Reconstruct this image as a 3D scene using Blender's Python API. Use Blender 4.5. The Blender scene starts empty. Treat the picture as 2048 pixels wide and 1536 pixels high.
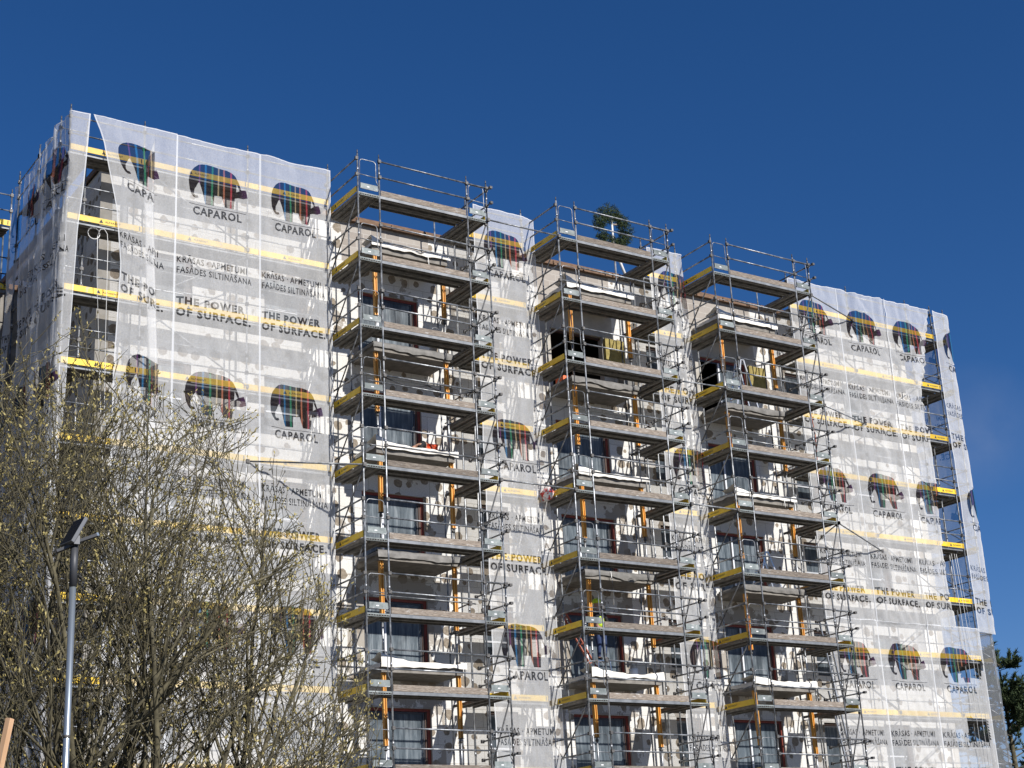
import bpy, math, random
from mathutils import Vector, noise, geometry
scene = bpy.context.scene
R = math.radians
H = 21.5                      # height of the topmost scaffold deck above the ground
# ------------------------------------------------------------------ camera
cam_d = bpy.data.cameras.new('camera'); cam = bpy.data.objects.new('camera', cam_d)
scene.collection.objects.link(cam); scene.camera = cam
cam_d.sensor_width = 36; cam_d.lens = 36*3160.9/2048; cam_d.clip_end = 3000; cam_d.clip_start = .1
yaw, pitch, roll = R(34.0618), R(19.0176), R(-3.0348)
F = Vector((math.sin(yaw)*math.cos(pitch), math.cos(yaw)*math.cos(pitch), math.sin(pitch)))
R0 = Vector((math.cos(yaw), -math.sin(yaw), 0)); U0 = R0.cross(F)
Rt = R0*math.cos(roll)+U0*math.sin(roll); Up = -R0*math.sin(roll)+U0*math.cos(roll)
from mathutils import Matrix
cam.matrix_world = Matrix(((Rt.x,Up.x,-F.x,-19.2348),(Rt.y,Up.y,-F.y,-35.6917),(Rt.z,Up.z,-F.z,-19.9065+H),(0,0,0,1)))
# ------------------------------------------------------------------ light
SUN = Vector((.22,-1,.74)).normalized()
w = bpy.data.worlds.new('World'); scene.world = w; w.use_nodes = True
nt = w.node_tree; bg = nt.nodes['Background']
sky = nt.nodes.new('ShaderNodeTexSky'); sky.sky_type = 'NISHITA'; sky.sun_disc = False
sky.sun_elevation = math.asin(SUN.z); sky.sun_rotation = math.atan2(SUN.x, SUN.y)
sky.altitude = 1200; sky.air_density = 1.0; sky.dust_density = 0.1; sky.ozone_density = 6.0
hs = nt.nodes.new('ShaderNodeHueSaturation'); hs.inputs['Saturation'].default_value = 1.20
nt.links.new(sky.outputs[0], hs.inputs['Color']); tm = nt.nodes.new('ShaderNodeMix'); tm.data_type='RGBA'; tm.blend_type='MULTIPLY'; tm.inputs[0].default_value=1; tm.inputs[7].default_value=(1.12,.97,1.08,1)
nt.links.new(hs.outputs[0], tm.inputs[6])
cd_=(F+Rt*((1955-1024)/3160.9)-Up*((862-768)/3160.9)).normalized()      # one faint wisp of cloud low in the sky
def wn(t,**kw):
    x=nt.nodes.new(t)
    for a,b in kw.items(): setattr(x,a,b)
    return x
tc=wn('ShaderNodeTexCoord'); sub=wn('ShaderNodeVectorMath',operation='SUBTRACT'); nt.links.new(tc.outputs['Generated'],sub.inputs[0]); sub.inputs[1].default_value=cd_
ln=wn('ShaderNodeVectorMath',operation='LENGTH'); nt.links.new(sub.outputs[0],ln.inputs[0])
mr=wn('ShaderNodeMapRange'); mr.inputs[1].default_value=.045; mr.inputs[2].default_value=.0; nt.links.new(ln.outputs['Value'],mr.inputs[0])
cn=wn('ShaderNodeTexNoise'); cn.inputs['Scale'].default_value=45; cn.inputs['Detail'].default_value=5; nt.links.new(tc.outputs['Generated'],cn.inputs['Vector'])
mu=wn('ShaderNodeMath',operation='MULTIPLY'); nt.links.new(mr.outputs[0],mu.inputs[0]); nt.links.new(cn.outputs['Fac'],mu.inputs[1])
mu2=wn('ShaderNodeMath',operation='MULTIPLY'); nt.links.new(mu.outputs[0],mu2.inputs[0]); mu2.inputs[1].default_value=.16
cm=wn('ShaderNodeMix'); cm.data_type='RGBA'; nt.links.new(mu2.outputs[0],cm.inputs[0]); nt.links.new(tm.outputs[2],cm.inputs[6]); cm.inputs[7].default_value=(7,7.2,7.8,1)
nt.links.new(cm.outputs[2], bg.inputs[0]); bg.inputs[1].default_value = .068
ld = bpy.data.lights.new('sun','SUN'); ld.energy = 5.0; ld.angle = R(.53); ld.color = (1,.965,.92)
sun = bpy.data.objects.new('sun', ld); scene.collection.objects.link(sun)
sun.rotation_euler = SUN.to_track_quat('Z','Y').to_euler(); sun.location = (0,-30,60)
scene.view_settings.view_transform = 'Standard'; scene.view_settings.look = 'None'
scene.view_settings.exposure = 0.27; scene.view_settings.gamma = 1
scene.render.resolution_x = 1024; scene.render.resolution_y = 768
scene.cycles.transparent_max_bounces = 24; scene.cycles.max_bounces = 6
C = scene.collection
rnd = random.Random(7)
# ------------------------------------------------------------------ materials
def mat(name, col, rough=.6, metal=0, spec=.5):
    m = bpy.data.materials.new(name); m.use_nodes = True
    b = m.node_tree.nodes['Principled BSDF']
    b.inputs['Base Color'].default_value = (*col,1); b.inputs['Roughness'].default_value = rough
    b.inputs['Metallic'].default_value = metal; b.inputs['Specular IOR Level'].default_value = spec
    return m
class NT:
    def __init__(s, m): s.m=m; s.t=m.node_tree; s.b=s.t.nodes.get('Principled BSDF')
    def n(s, typ, **kw):
        x = s.t.nodes.new(typ)
        for k,v in kw.items():
            if k in x.inputs.keys(): x.inputs[k].default_value = v
            else: setattr(x,k,v)
        return x
    def l(s,a,b): s.t.links.new(a,b)
    def coord(s, scale=(1,1,1), which='Object'):
        c = s.n('ShaderNodeTexCoord'); mp = s.n('ShaderNodeMapping'); mp.inputs['Scale'].default_value = scale
        s.l(c.outputs[which], mp.inputs[0]); return mp.outputs[0]
    def noise(s, vec, scale, detail=4, rough=.6):
        x = s.n('ShaderNodeTexNoise'); s.l(vec,x.inputs['Vector'])
        x.inputs['Scale'].default_value=scale; x.inputs['Detail'].default_value=detail; x.inputs['Roughness'].default_value=rough
        return x.outputs['Fac']
    def ramp(s, fac, stops, interp='LINEAR'):
        x = s.n('ShaderNodeValToRGB'); cr=x.color_ramp; cr.interpolation=interp
        while len(cr.elements)<len(stops): cr.elements.new(.5)
        for e,(p,c) in zip(cr.elements, stops):
            e.position=p; e.color=(*c,1) if len(c)==3 else c
        s.l(fac,x.inputs[0]); return x.outputs[0]
    def mix(s, fac, a, b, mode='MIX'):
        x = s.n('ShaderNodeMix', data_type='RGBA', blend_type=mode)
        for sock,v in ((x.inputs[0],fac),(x.inputs[6],a),(x.inputs[7],b)):
            if hasattr(v,'is_linked'): s.l(v,sock)
            elif isinstance(v,(int,float)): sock.default_value=v
            else: sock.default_value=(*v,1)
        return x.outputs[2]
    def math(s, op, a, b=0.):
        x = s.n('ShaderNodeMath', operation=op)
        for sock,v in ((x.inputs[0],a),(x.inputs[1],b)):
            if hasattr(v,'is_linked'): s.l(v,sock)
            else: sock.default_value=v
        return x.outputs[0]
    def bump(s, h, strength=.3, dist=.02):
        x = s.n('ShaderNodeBump'); x.inputs['Strength'].default_value=strength; x.inputs['Distance'].default_value=dist
        s.l(h,x.inputs['Height']); s.l(x.outputs[0], s.b.inputs['Normal'])
G3 = lambda v:(v,v,v)
def m_noisy(name, c1, c2, scale=8, rough=.7, metal=0, stretch=(1,1,1), bump=0, detail=5, lo=.35, hi=.65, wear=None):
    m = mat(name,c1,rough,metal); k=NT(m); v=k.coord(stretch)
    oi=k.n('ShaderNodeObjectInfo'); ad=k.n('ShaderNodeVectorMath',operation='ADD'); sc_=k.math('MULTIPLY',oi.outputs['Random'],17.); k.l(v,ad.inputs[0]); k.l(sc_,ad.inputs[1]); v=ad.outputs[0]
    f=k.noise(v,scale,detail); col=k.ramp(f,[(lo,c1),(hi,c2)])
    if wear:      # splashes and rust, and a different tone from piece to piece
        wn=k.noise(v,wear[1],6,.75); col=k.mix(k.ramp(wn,[(wear[2],G3(0)),(wear[2]+.05,G3(wear[3]))]),col,wear[0])
        col=k.mix(1.,col,k.ramp(oi.outputs['Random'],[(0,G3(.68)),(1,G3(1.12))]),'MULTIPLY')
    k.l(col, k.b.inputs['Base Color'])
    if bump: k.bump(f,bump)
    return m
M = {}
M['steel'] = m_noisy('galvanised_steel',(.30,.31,.32),(.46,.47,.48),14,.42,.75)
M['post'] = m_noisy('galvanised_tube',(.13,.14,.15),(.42,.43,.44),5,.42,.5,lo=.4,hi=.62,wear=((.16,.10,.06),6,.64,.8))
M['deck'] = m_noisy('deck_steel',(.11,.105,.095),(.24,.225,.20),6,.65,.2)
M['fascia'] = m_noisy('deck_edge',(.14,.15,.16),(.24,.25,.26),4,.55,.3)
M['coupler'] = m_noisy('coupler_iron',(.06,.06,.06),(.16,.15,.14),20,.6,.5)
M['brace'] = m_noisy('shaded_brace_tube',(.05,.05,.052),(.13,.13,.13),8,.55,.3)  # tower braces: shade painted in as a darker tube colour
M['wood'] = m_noisy('weathered_board',(.15,.12,.095),(.33,.275,.22),7,.85,0,(1,1,6),.3,8,wear=((.50,.48,.45),4,.58,.8))
M['yellow'] = m_noisy('yellow_paint',(.78,.48,.012),(.90,.62,.03),3,.5,wear=((.42,.38,.30),5,.60,.75))
M['ink'] = mat('black_ink',(.03,.03,.035),.7)
M['gate'] = m_noisy('gate_plate',(.15,.175,.17),(.27,.30,.29),6,.6,wear=((.45,.44,.42),6,.60,.7))
M['sticker'] = mat('white_sticker',(.8,.8,.8),.5)
M['concrete_wing_shade'] = m_noisy('slab_concrete_wing_shade',(.17,.155,.135),(.26,.24,.21),5,.9,0,bump=.2)
M['timber'] = m_noisy('formwork_timber',(.74,.31,.04),(.86,.45,.09),6,.6,0,(6,6,1),wear=((.45,.36,.26),4,.62,.7))
M['red'] = m_noisy('red_frame',(.19,.035,.02),(.28,.055,.03),5,.6)
M['brown'] = mat('dark_brown_reveal',(.07,.04,.03),.7)
M['white_cloth'] = m_noisy('white_fleece',(.74,.70,.63),(.84,.81,.75),6,.9)
M['grey_film'] = m_noisy('grey_plastic_film',(.115,.11,.10),(.19,.18,.165),5,.6)
M['pvc'] = mat('window_profile',(.05,.05,.055),.4)
M['pvc_white'] = mat('pale_profile',(.7,.72,.75),.4)
M['roofwood'] = m_noisy('roof_edge_board',(.10,.055,.03),(.22,.13,.075),4,.8,0,(1,6,6))
M['aluminium'] = mat('aluminium',(.7,.7,.7),.35,.8)
M['rope'] = mat('white_rope',(.68,.67,.64),.9)
M['orange'] = mat('orange_plastic',(.8,.16,.05),.5)
M['redbag'] = m_noisy('red_white_bag',(.6,.03,.03),(.8,.78,.75),9,.5,lo=.48,hi=.52)
M['redwood'] = m_noisy('red_brown_plank',(.28,.06,.035),(.40,.12,.07),5,.7)
M['mineral'] = m_noisy('mineral_wool',(.24,.19,.06),(.36,.29,.10),9,.95)
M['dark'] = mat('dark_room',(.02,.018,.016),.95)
def m_wall(prime=.66,name='insulation_boards'):
    m = mat(name,(.7,.7,.7),.95,0,.1); k=NT(m)
    v = k.coord()
    # white polystyrene with grey beads
    sp = k.noise(v,38,3,.8)
    base = k.ramp(sp,[(.36,(.50,.49,.47)),(.52,(.76,.75,.72)),(.7,(.82,.81,.79))])
    big = k.noise(v,.5,3)
    base = k.mix(k.math('MULTIPLY',big,.5), base, (.56,.535,.48))
    # board joints
    sw = k.n('ShaderNodeSeparateXYZ'); k.l(v,sw.inputs[0])
    cb = k.n('ShaderNodeCombineXYZ'); k.l(k.math('ADD',sw.outputs[0],sw.outputs[1]),cb.inputs[0]); k.l(sw.outputs[2],cb.inputs[1])
    br = k.n('ShaderNodeTexBrick'); k.l(cb.outputs[0],br.inputs['Vector'])
    br.inputs['Scale'].default_value=1; br.inputs['Brick Width'].default_value=1.0; br.inputs['Row Height'].default_value=.5
    br.inputs['Mortar Size'].default_value=.008; br.inputs['Color1'].default_value=(1,1,1,1); br.inputs['Color2'].default_value=(.93,.92,.90,1); br.inputs['Mortar'].default_value=(.62,.60,.56,1)
    base = k.mix(1., base, br.outputs['Color'],'MULTIPLY')
    # brown filler dabs over the dowels
    wr = k.n('ShaderNodeTexNoise'); k.l(cb.outputs[0],wr.inputs['Vector']); wr.inputs['Scale'].default_value=5; wr.inputs['Detail'].default_value=3
    ad = k.n('ShaderNodeVectorMath', operation='MULTIPLY_ADD'); k.l(wr.outputs['Color'],ad.inputs[0]); ad.inputs[1].default_value=(.14,.14,0); k.l(cb.outputs[0],ad.inputs[2])
    vo = k.n('ShaderNodeTexVoronoi', feature='F1'); vo.voronoi_dimensions='2D'; k.l(ad.outputs[0],vo.inputs['Vector']); vo.inputs['Scale'].default_value=2.1; vo.inputs['Randomness'].default_value=.75
    sc = k.n('ShaderNodeSeparateColor'); k.l(vo.outputs['Color'],sc.inputs[0])
    rad = k.math('MULTIPLY_ADD',sc.outputs[0],.22); rad.node.inputs[2].default_value=.12
    pres = k.math('GREATER_THAN',sc.outputs[1],.24)
    inside = k.math('MULTIPLY',k.math('LESS_THAN',vo.outputs['Distance'],rad),pres)
    dn = k.noise(v,14,4)
    dab = k.ramp(dn,[(.35,(.20,.165,.125)),(.65,(.32,.275,.22))])
    base = k.mix(inside, base, dab)
    # trowelled primer smears
    sm = k.noise(k.coord((1,1,.8)),1.3,5,.65)
    smf = k.math('GREATER_THAN',sm,prime)
    base = k.mix(k.math('MULTIPLY',smf,.8), base, (.30,.265,.22))
    k.l(base,k.b.inputs['Base Color']); k.bump(sp,.25,.01)
    return m
M['wall'] = m_wall(.63)
M['primed'] = m_wall(.50,'half_primed_boards')
M['render'] = m_noisy('base_render',(.36,.335,.29),(.46,.43,.38),2.5,.95,0,bump=.2)
def m_block():
    m = mat('block_masonry',(.4,.37,.33),.95,0,.1); k=NT(m); v=k.coord()
    sw = k.n('ShaderNodeSeparateXYZ'); k.l(v,sw.inputs[0]); cb = k.n('ShaderNodeCombineXYZ')
    k.l(k.math('ADD',sw.outputs[0],sw.outputs[1]),cb.inputs[0]); k.l(sw.outputs[2],cb.inputs[1])
    br = k.n('ShaderNodeTexBrick'); k.l(cb.outputs[0],br.inputs['Vector']); br.inputs['Scale'].default_value=1
    br.inputs['Brick Width'].default_value=.5; br.inputs['Row Height'].default_value=.25; br.inputs['Mortar Size'].default_value=.012
    br.inputs['Color1'].default_value=(.33,.29,.25,1); br.inputs['Color2'].default_value=(.44,.40,.35,1); br.inputs['Mortar'].default_value=(.50,.47,.42,1)
    f = k.noise(v,12,5); base = k.mix(k.math('MULTIPLY',f,.5),br.outputs['Color'],(.26,.235,.21))
    k.l(base,k.b.inputs['Base Color']); k.bump(f,.4); return m
M['block'] = m_block()
def m_film():
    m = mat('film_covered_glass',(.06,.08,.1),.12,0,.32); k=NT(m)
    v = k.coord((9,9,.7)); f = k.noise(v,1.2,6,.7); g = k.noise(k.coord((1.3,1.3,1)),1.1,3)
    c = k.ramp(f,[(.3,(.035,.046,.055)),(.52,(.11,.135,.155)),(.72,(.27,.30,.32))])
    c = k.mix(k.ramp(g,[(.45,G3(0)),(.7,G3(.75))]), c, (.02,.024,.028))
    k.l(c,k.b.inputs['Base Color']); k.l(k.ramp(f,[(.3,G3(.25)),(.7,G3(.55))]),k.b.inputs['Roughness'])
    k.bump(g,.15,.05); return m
M['glass'] = m_film()
def net_mat(name, colfn, cover=.42, var=.10):
    m = bpy.data.materials.new(name); m.use_nodes=True; k=NT(m); t=k.t; t.nodes.remove(k.b); k.b=None
    out = t.nodes['Material Output']
    d=k.n('ShaderNodeBsdfDiffuse'); tr=k.n('ShaderNodeBsdfTranslucent'); tp=k.n('ShaderNodeBsdfTransparent')
    c = colfn(k)
    for x in (d,tr):
        if hasattr(c,'is_linked'): k.l(c,x.inputs['Color'])
        else: x.inputs['Color'].default_value=(*c,1)
    m1=k.n('ShaderNodeMixShader'); m1.inputs[0].default_value=.22; k.l(d.outputs[0],m1.inputs[1]); k.l(tr.outputs[0],m1.inputs[2])
    m2=k.n('ShaderNodeMixShader'); k.l(tp.outputs[0],m2.inputs[1]); k.l(m1.outputs[0],m2.inputs[2])
    v=k.coord(); fine=k.noise(v,26,3,.8); big=k.noise(k.coord((2.6,2.6,.3)),1.5,6,.7)
    f = k.math('ADD',k.math('MULTIPLY',k.math('SUBTRACT',fine,.5),var*2.2),k.math('MULTIPLY',k.math('SUBTRACT',big,.5),var*1.6))
    f = k.math('ADD',f,cover)
    # seen at a slant the weave closes up
    lw=k.n('ShaderNodeLayerWeight'); lw.inputs[0].default_value=.35
    f = k.math('ADD',f,k.math('MULTIPLY',k.math('POWER',lw.outputs['Facing'],2.5),.35))
    k.l(f,m2.inputs[0]); k.l(m2.outputs[0],out.inputs[0]); return m
M['net'] = net_mat('net_weave', lambda k:(.87,.865,.85),.41,.14)
M['thinnet'] = net_mat('thin_debris_net', lambda k:(.42,.44,.46),.26)
M['hem'] = net_mat('net_hem', lambda k:(.78,.79,.80),.74,.05)
M['netprint'] = net_mat('net_print', lambda k:(.06,.061,.066),.44,.16)
STR = [(0,(.030,.026,.034)),(0.2520,(.030,.026,.034)),(0.2570,(.20,.08,.22)),(0.2670,(.20,.08,.22)),(0.2720,(.026,.026,.040)),(0.3210,(.026,.026,.040)),(0.3280,(.04,.20,.42)),(0.3420,(.04,.20,.42)),(0.3490,(.024,.028,.042)),(0.4020,(.024,.028,.042)),(0.4085,(.05,.27,.15)),(0.4215,(.05,.27,.15)),(0.4280,(.024,.030,.034)),(0.4770,(.024,.030,.034)),(0.4820,(.50,.40,.24)),(0.4920,(.50,.40,.24)),(0.4970,(.032,.030,.026)),(0.5390,(.032,.030,.026)),(0.5450,(.55,.20,.12)),(0.5570,(.55,.20,.12)),(0.5630,(.036,.026,.024)),(0.6210,(.036,.026,.024)),(0.6275,(.52,.07,.09)),(0.6405,(.52,.07,.09)),(0.6470,(.034,.022,.026)),(.73,(.028,.024,.030)),(.78,(.07,.03,.08)),(.86,(.11,.05,.13))]
def stripes(k):
    uv=k.n('ShaderNodeUVMap'); uv.uv_map='UVMap'; sp=k.n('ShaderNodeSeparateXYZ'); k.l(uv.outputs[0],sp.inputs[0])
    wob=k.n('ShaderNodeTexNoise'); k.l(uv.outputs[0],wob.inputs['Vector']); wob.inputs['Scale'].default_value=90; wob.inputs['Detail'].default_value=2
    x=k.math('ADD',sp.outputs[0],k.math('MULTIPLY',k.math('SUBTRACT',wob.outputs['Fac'],.5),.006))
    return k.ramp(x,STR)
M['emblem'] = net_mat('net_emblem', stripes, .47,.14)
# ------------------------------------------------------------------ mesh helpers
class MB:
    def __init__(s): s.v=[]; s.f=[]; s.mi=[]; s.mats=[]; s.cur=0; s.smooth=[]
    def m(s, name):
        if name not in s.mats: s.mats.append(name)
        s.cur=s.mats.index(name); return s
    def face(s, idx, smooth=False): s.f.append(idx); s.mi.append(s.cur); s.smooth.append(smooth)
    def box(s, x0,x1,y0,y1,z0,z1):
        b=len(s.v); s.v += [(x,y,z) for z in (z0,z1) for y in (y0,y1) for x in (x0,x1)]
        for q in ((0,2,3,1),(4,5,7,6),(0,1,5,4),(2,6,7,3),(0,4,6,2),(1,3,7,5)): s.face([b+i for i in q])
        return s
    def obox(s, p, q, wdt, hgt, up=(0,0,1)):
        p=Vector(p); q=Vector(q); d=(q-p).normalized(); a=d.cross(Vector(up))
        if a.length<1e-4: a=d.cross(Vector((0,1,0)))
        a.normalize(); c=a.cross(d).normalized(); b=len(s.v)
        for e in (p,q):
            for i,j in ((-1,-1),(1,-1),(1,1),(-1,1)): s.v.append(tuple(e+a*i*wdt/2+c*j*hgt/2))
        for k in ((0,3,2,1),(4,5,6,7),(0,1,5,4),(1,2,6,5),(2,3,7,6),(3,0,4,7)): s.face([b+i for i in k])
        return s
    def tube(s, pts, r=.024, n=6, r1=None, caps=True):
        pts=[Vector(p) for p in pts]; b0=len(s.v); N=len(pts)
        for i,p in enumerate(pts):
            if i==0: d=pts[1]-p
            elif i==N-1: d=p-pts[i-1]
            else: d=(pts[i+1]-p).normalized()+(p-pts[i-1]).normalized()
            d.normalize(); a=d.cross(Vector((0,0,1)))
            if a.length<.05: a=d.cross(Vector((0,1,0)))
            a.normalize(); c=d.cross(a)
            rr = r if r1 is None else r+(r1-r)*i/(N-1)
            for k in range(n):
                t=2*math.pi*k/n; s.v.append(tuple(p+(a*math.cos(t)+c*math.sin(t))*rr))
        for i in range(N-1):
            for k in range(n):
                k2=(k+1)%n; s.face([b0+i*n+k,b0+i*n+k2,b0+(i+1)*n+k2,b0+(i+1)*n+k],True)
        if caps:
            s.face([b0+k for k in range(n)][::-1]); s.face([b0+(N-1)*n+k for k in range(n)])
        return s
    def extrude(s, prof, org, ax, up, ln, length):
        org=Vector(org); ax=Vector(ax); up=Vector(up); ln=Vector(ln); b=len(s.v); n=len(prof)
        for t in (0,length):
            for a,c in prof: s.v.append(tuple(org+ax*a+up*c+ln*t))
        for i in range(n):
            j=(i+1)%n; s.face([b+i,b+j,b+n+j,b+n+i])
        s.face([b+i for i in range(n)][::-1]); s.face([b+n+i for i in range(n)])
        return s
    def quad(s,a,b,c,d):
        k=len(s.v); s.v += [a,b,c,d]; s.face([k,k+1,k+2,k+3]); return s
    def ball(s, c, r, n=8, m=5, sc=(1,1,1)):
        b=len(s.v)
        for i in range(m+1):
            ph=math.pi*i/m
            for k in range(n):
                t=2*math.pi*k/n; s.v.append((c[0]+r*sc[0]*math.sin(ph)*math.cos(t),c[1]+r*sc[1]*math.sin(ph)*math.sin(t),c[2]+r*sc[2]*math.cos(ph)))
        for i in range(m):
            for k in range(n): s.face([b+i*n+k,b+(i+1)*n+k,b+(i+1)*n+(k+1)%n,b+i*n+(k+1)%n],True)
        return s
    def mesh(s, name):
        me=bpy.data.meshes.new(name); me.from_pydata(s.v,[],s.f)
        for x in s.mats: me.materials.append(M[x])
        me.polygons.foreach_set('material_index',s.mi); me.polygons.foreach_set('use_smooth',s.smooth)
        me.update(); return me
    def build(s, name, parent=None): return put(name, s.mesh(name), parent)
def put(name, me, parent=None):
    o=bpy.data.objects.new(name, me); C.objects.link(o)
    if parent: o.parent=parent
    return o
def tag(o,label,cat,group=None,kind=None):
    if label: o['label']=label
    if cat: o['category']=cat
    if group: o['group']=group
    if kind: o['kind']=kind
    return o
def thing(name,label,cat,loc=(0,0,0),group=None):
    o=bpy.data.objects.new(name,None); C.objects.link(o); o.location=loc; o.empty_display_size=.2
    return tag(o,label,cat,group)
kids={}
def copy_tree(o, parent=None):
    c=o.copy(); C.objects.link(c)
    if parent: c.parent=parent
    for ch in list(o.children): copy_tree(ch,c)
    return c
LV=[H-2*k for k in range(11)]         # deck heights, top to bottom
# ------------------------------------------------------------------ text outlines
def text_tris(txt, width, cap, bold=.012, res=2, x0=0, y0=0, space=1.1):
    cu=bpy.data.curves.new('t','FONT'); cu.body=txt; cu.size=1; cu.resolution_u=res; cu.offset=bold; cu.space_character=space
    ob=bpy.data.objects.new('t',cu); C.objects.link(ob)
    dg=bpy.context.evaluated_depsgraph_get(); dg.update(); me=ob.evaluated_get(dg).to_mesh()
    vs=[(v.co.x,v.co.y) for v in me.vertices]; me.calc_loop_triangles(); fs=[tuple(t.vertices) for t in me.loop_triangles]
    ob.evaluated_get(dg).to_mesh_clear(); bpy.data.objects.remove(ob); bpy.data.curves.remove(cu)
    x_min=min(v[0] for v in vs); x_max=max(v[0] for v in vs); capraw=.70+2*bold
    sx=width/(x_max-x_min); sy=cap/capraw
    return [(x0+(x-x_min)*sx, y0+(y+bold)*sy) for x,y in vs], fs
BOARD_TXT = text_tris('ALFARENT',.42,.055,.01,1)
# ------------------------------------------------------------------ netting tile (print cut into the weave)
W=2.47; TP=6.1
ELE=[(0.72,0.74),(0.61,0.78),(0.5,0.88),(0.41,1.01),(0.36,1.15),(0.34,1.31),(0.35,1.46),(0.37,1.59),(0.42,1.71),(0.48,1.79),(0.55,1.81),(0.64,1.78),(0.61,1.72),(0.54,1.73),(0.5,1.69),(0.5,1.63),(0.51,1.55),(0.56,1.46),(0.6,1.36),(0.64,1.32),(0.67,1.39),(0.73,1.54),(0.77,1.67),(0.8,1.81),(0.84,1.93),(1.09,1.93),(1.09,1.78),(1.1,1.62),(1.2,1.62),(1.3,1.62),(1.33,1.73),(1.4,1.93),(1.66,1.93),(1.67,1.75),(1.68,1.60),(1.79,1.56),(1.94,1.55),(2.07,1.49),(2.04,1.36),(2.0,1.25),(1.87,1.30),(1.83,1.20),(1.80,1.11),(1.74,1.0),(1.69,0.92),(1.63,0.86),(1.56,0.815),(1.44,0.78),(1.30,0.765),(1.16,0.76),(1.02,0.74),(0.86,0.725)]
ELEH=[(1.73,1.14),(1.715,1.40),(1.82,1.33)]
def make_tile():
    vs=[]; fs=[]; kind=[]
    nx,nz=26,62
    for j in range(nz+1):
        for i in range(nx+1): vs.append((W*i/nx,-TP*j/nz))
    gi=lambda i,j:j*(nx+1)+i
    ed=[]
    for j in range(nz+1):
        for i in range(nx):
            if j in(0,nz): ed.append((gi(i,j),gi(i+1,j)))
    for j in range(nz):
        for i in (0,nx): ed.append((gi(i,j),gi(i,j+1)))
    b=len(vs); vs+= [(x,-t) for x,t in ELE]; ids=list(range(b,b+len(ELE)))
    b2=len(vs); vs+= [(x,-t) for x,t in ELEH]; hid=list(range(b2,b2+3))
    for q in (ids,hid):
        for a in range(len(q)): ed.append((q[a],q[(a+1)%len(q)]))
    for (txt,x0,wd,top,cap,bold) in (('CAPAROL',.48,1.41,2.05,.25,.036),('KRĀSAS · APMETUMI',.06,1.99,3.62,.19,.02),('FASĀDES SILTINĀŠANA',.06,2.14,3.92,.19,.02),('THE POWER',.06,1.93,4.78,.24,.048),('OF SURFACE.',.06,2.12,5.10,.24,.048)):
        tv,tf=text_tris(txt,wd,cap,bold,2,x0,-(top+cap),1.22 if bold>.045 else 1.14); o=len(vs); vs+=tv
        fs += [tuple(o+i for i in t) for t in tf]
    # thin curved rule above the word
    o=len(vs); n=12
    for i in range(n+1):
        x=.37+1.65*i/n; t=1.985+.02*math.sin(math.pi*i/n*.9); vs += [(x,-t),(x,-t-.018)]
    for i in range(n): fs.append((o+2*i,o+2*i+1,o+2*i+3,o+2*i+2))
    def ccw(f):
        a,b,c=vs[f[0]],vs[f[1]],vs[f[2]]
        return f if (b[0]-a[0])*(c[1]-a[1])-(b[1]-a[1])*(c[0]-a[0])>0 else f[::-1]
    fs=[ccw(f) for f in fs]; cnt={}
    for f in fs:
        for a in range(len(f)):
            e=tuple(sorted((f[a],f[a-1]))); cnt[e]=cnt.get(e,0)+1
    ed += [e for e,c in cnt.items() if c==1]
    r=geometry.delaunay_2d_cdt([Vector(v) for v in vs], ed, [], 0, 1e-5, True)
    nv=[(v.x,v.y) for v in r[0]]; nf=r[2]
    bins={}
    for f in fs:
        P=[vs[i] for i in f]; x0=min(p[0] for p in P); x1=max(p[0] for p in P)
        y0=min(p[1] for p in P); y1=max(p[1] for p in P)
        for bx in range(int(x0/.1)-1,int(x1/.1)+2):
            for by in range(int(y0/.1)-1,int(y1/.1)+2): bins.setdefault((bx,by),[]).append(P)
    def intext(x,y):
        for P in bins.get((int(x/.1),int(y/.1)),()):
            if all((P[i][0]-P[i-1][0])*(y-P[i-1][1])-(P[i][1]-P[i-1][1])*(x-P[i-1][0])>=-1e-9 for i in range(len(P))): return True
        return False
    def inpoly(x,y,P):
        c=False; n=len(P)
        for i in range(n):
            x1,y1=P[i]; x2,y2=P[i-1]
            if (y1>y)!=(y2>y) and x<(x2-x1)*(y-y1)/(y2-y1)+x1: c=not c
        return c
    EP=[(x,-t) for x,t in ELE]; HP=[(x,-t) for x,t in ELEH]
    out=[]
    for f in nf:
        cx=sum(nv[i][0] for i in f)/len(f); cy=sum(nv[i][1] for i in f)/len(f); k=0
        if intext(cx,cy): k=1
        elif .3<cx<2.1 and -2<cy<-.7 and inpoly(cx,cy,EP) and not inpoly(cx,cy,HP): k=2
        a,b,c=[nv[i] for i in f[:3]]
        if (b[0]-a[0])*(c[1]-a[1])-(b[1]-a[1])*(c[0]-a[0])<0: f=f[::-1]
        out.append((f,k))
    return nv,out
TILE=make_tile()
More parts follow.
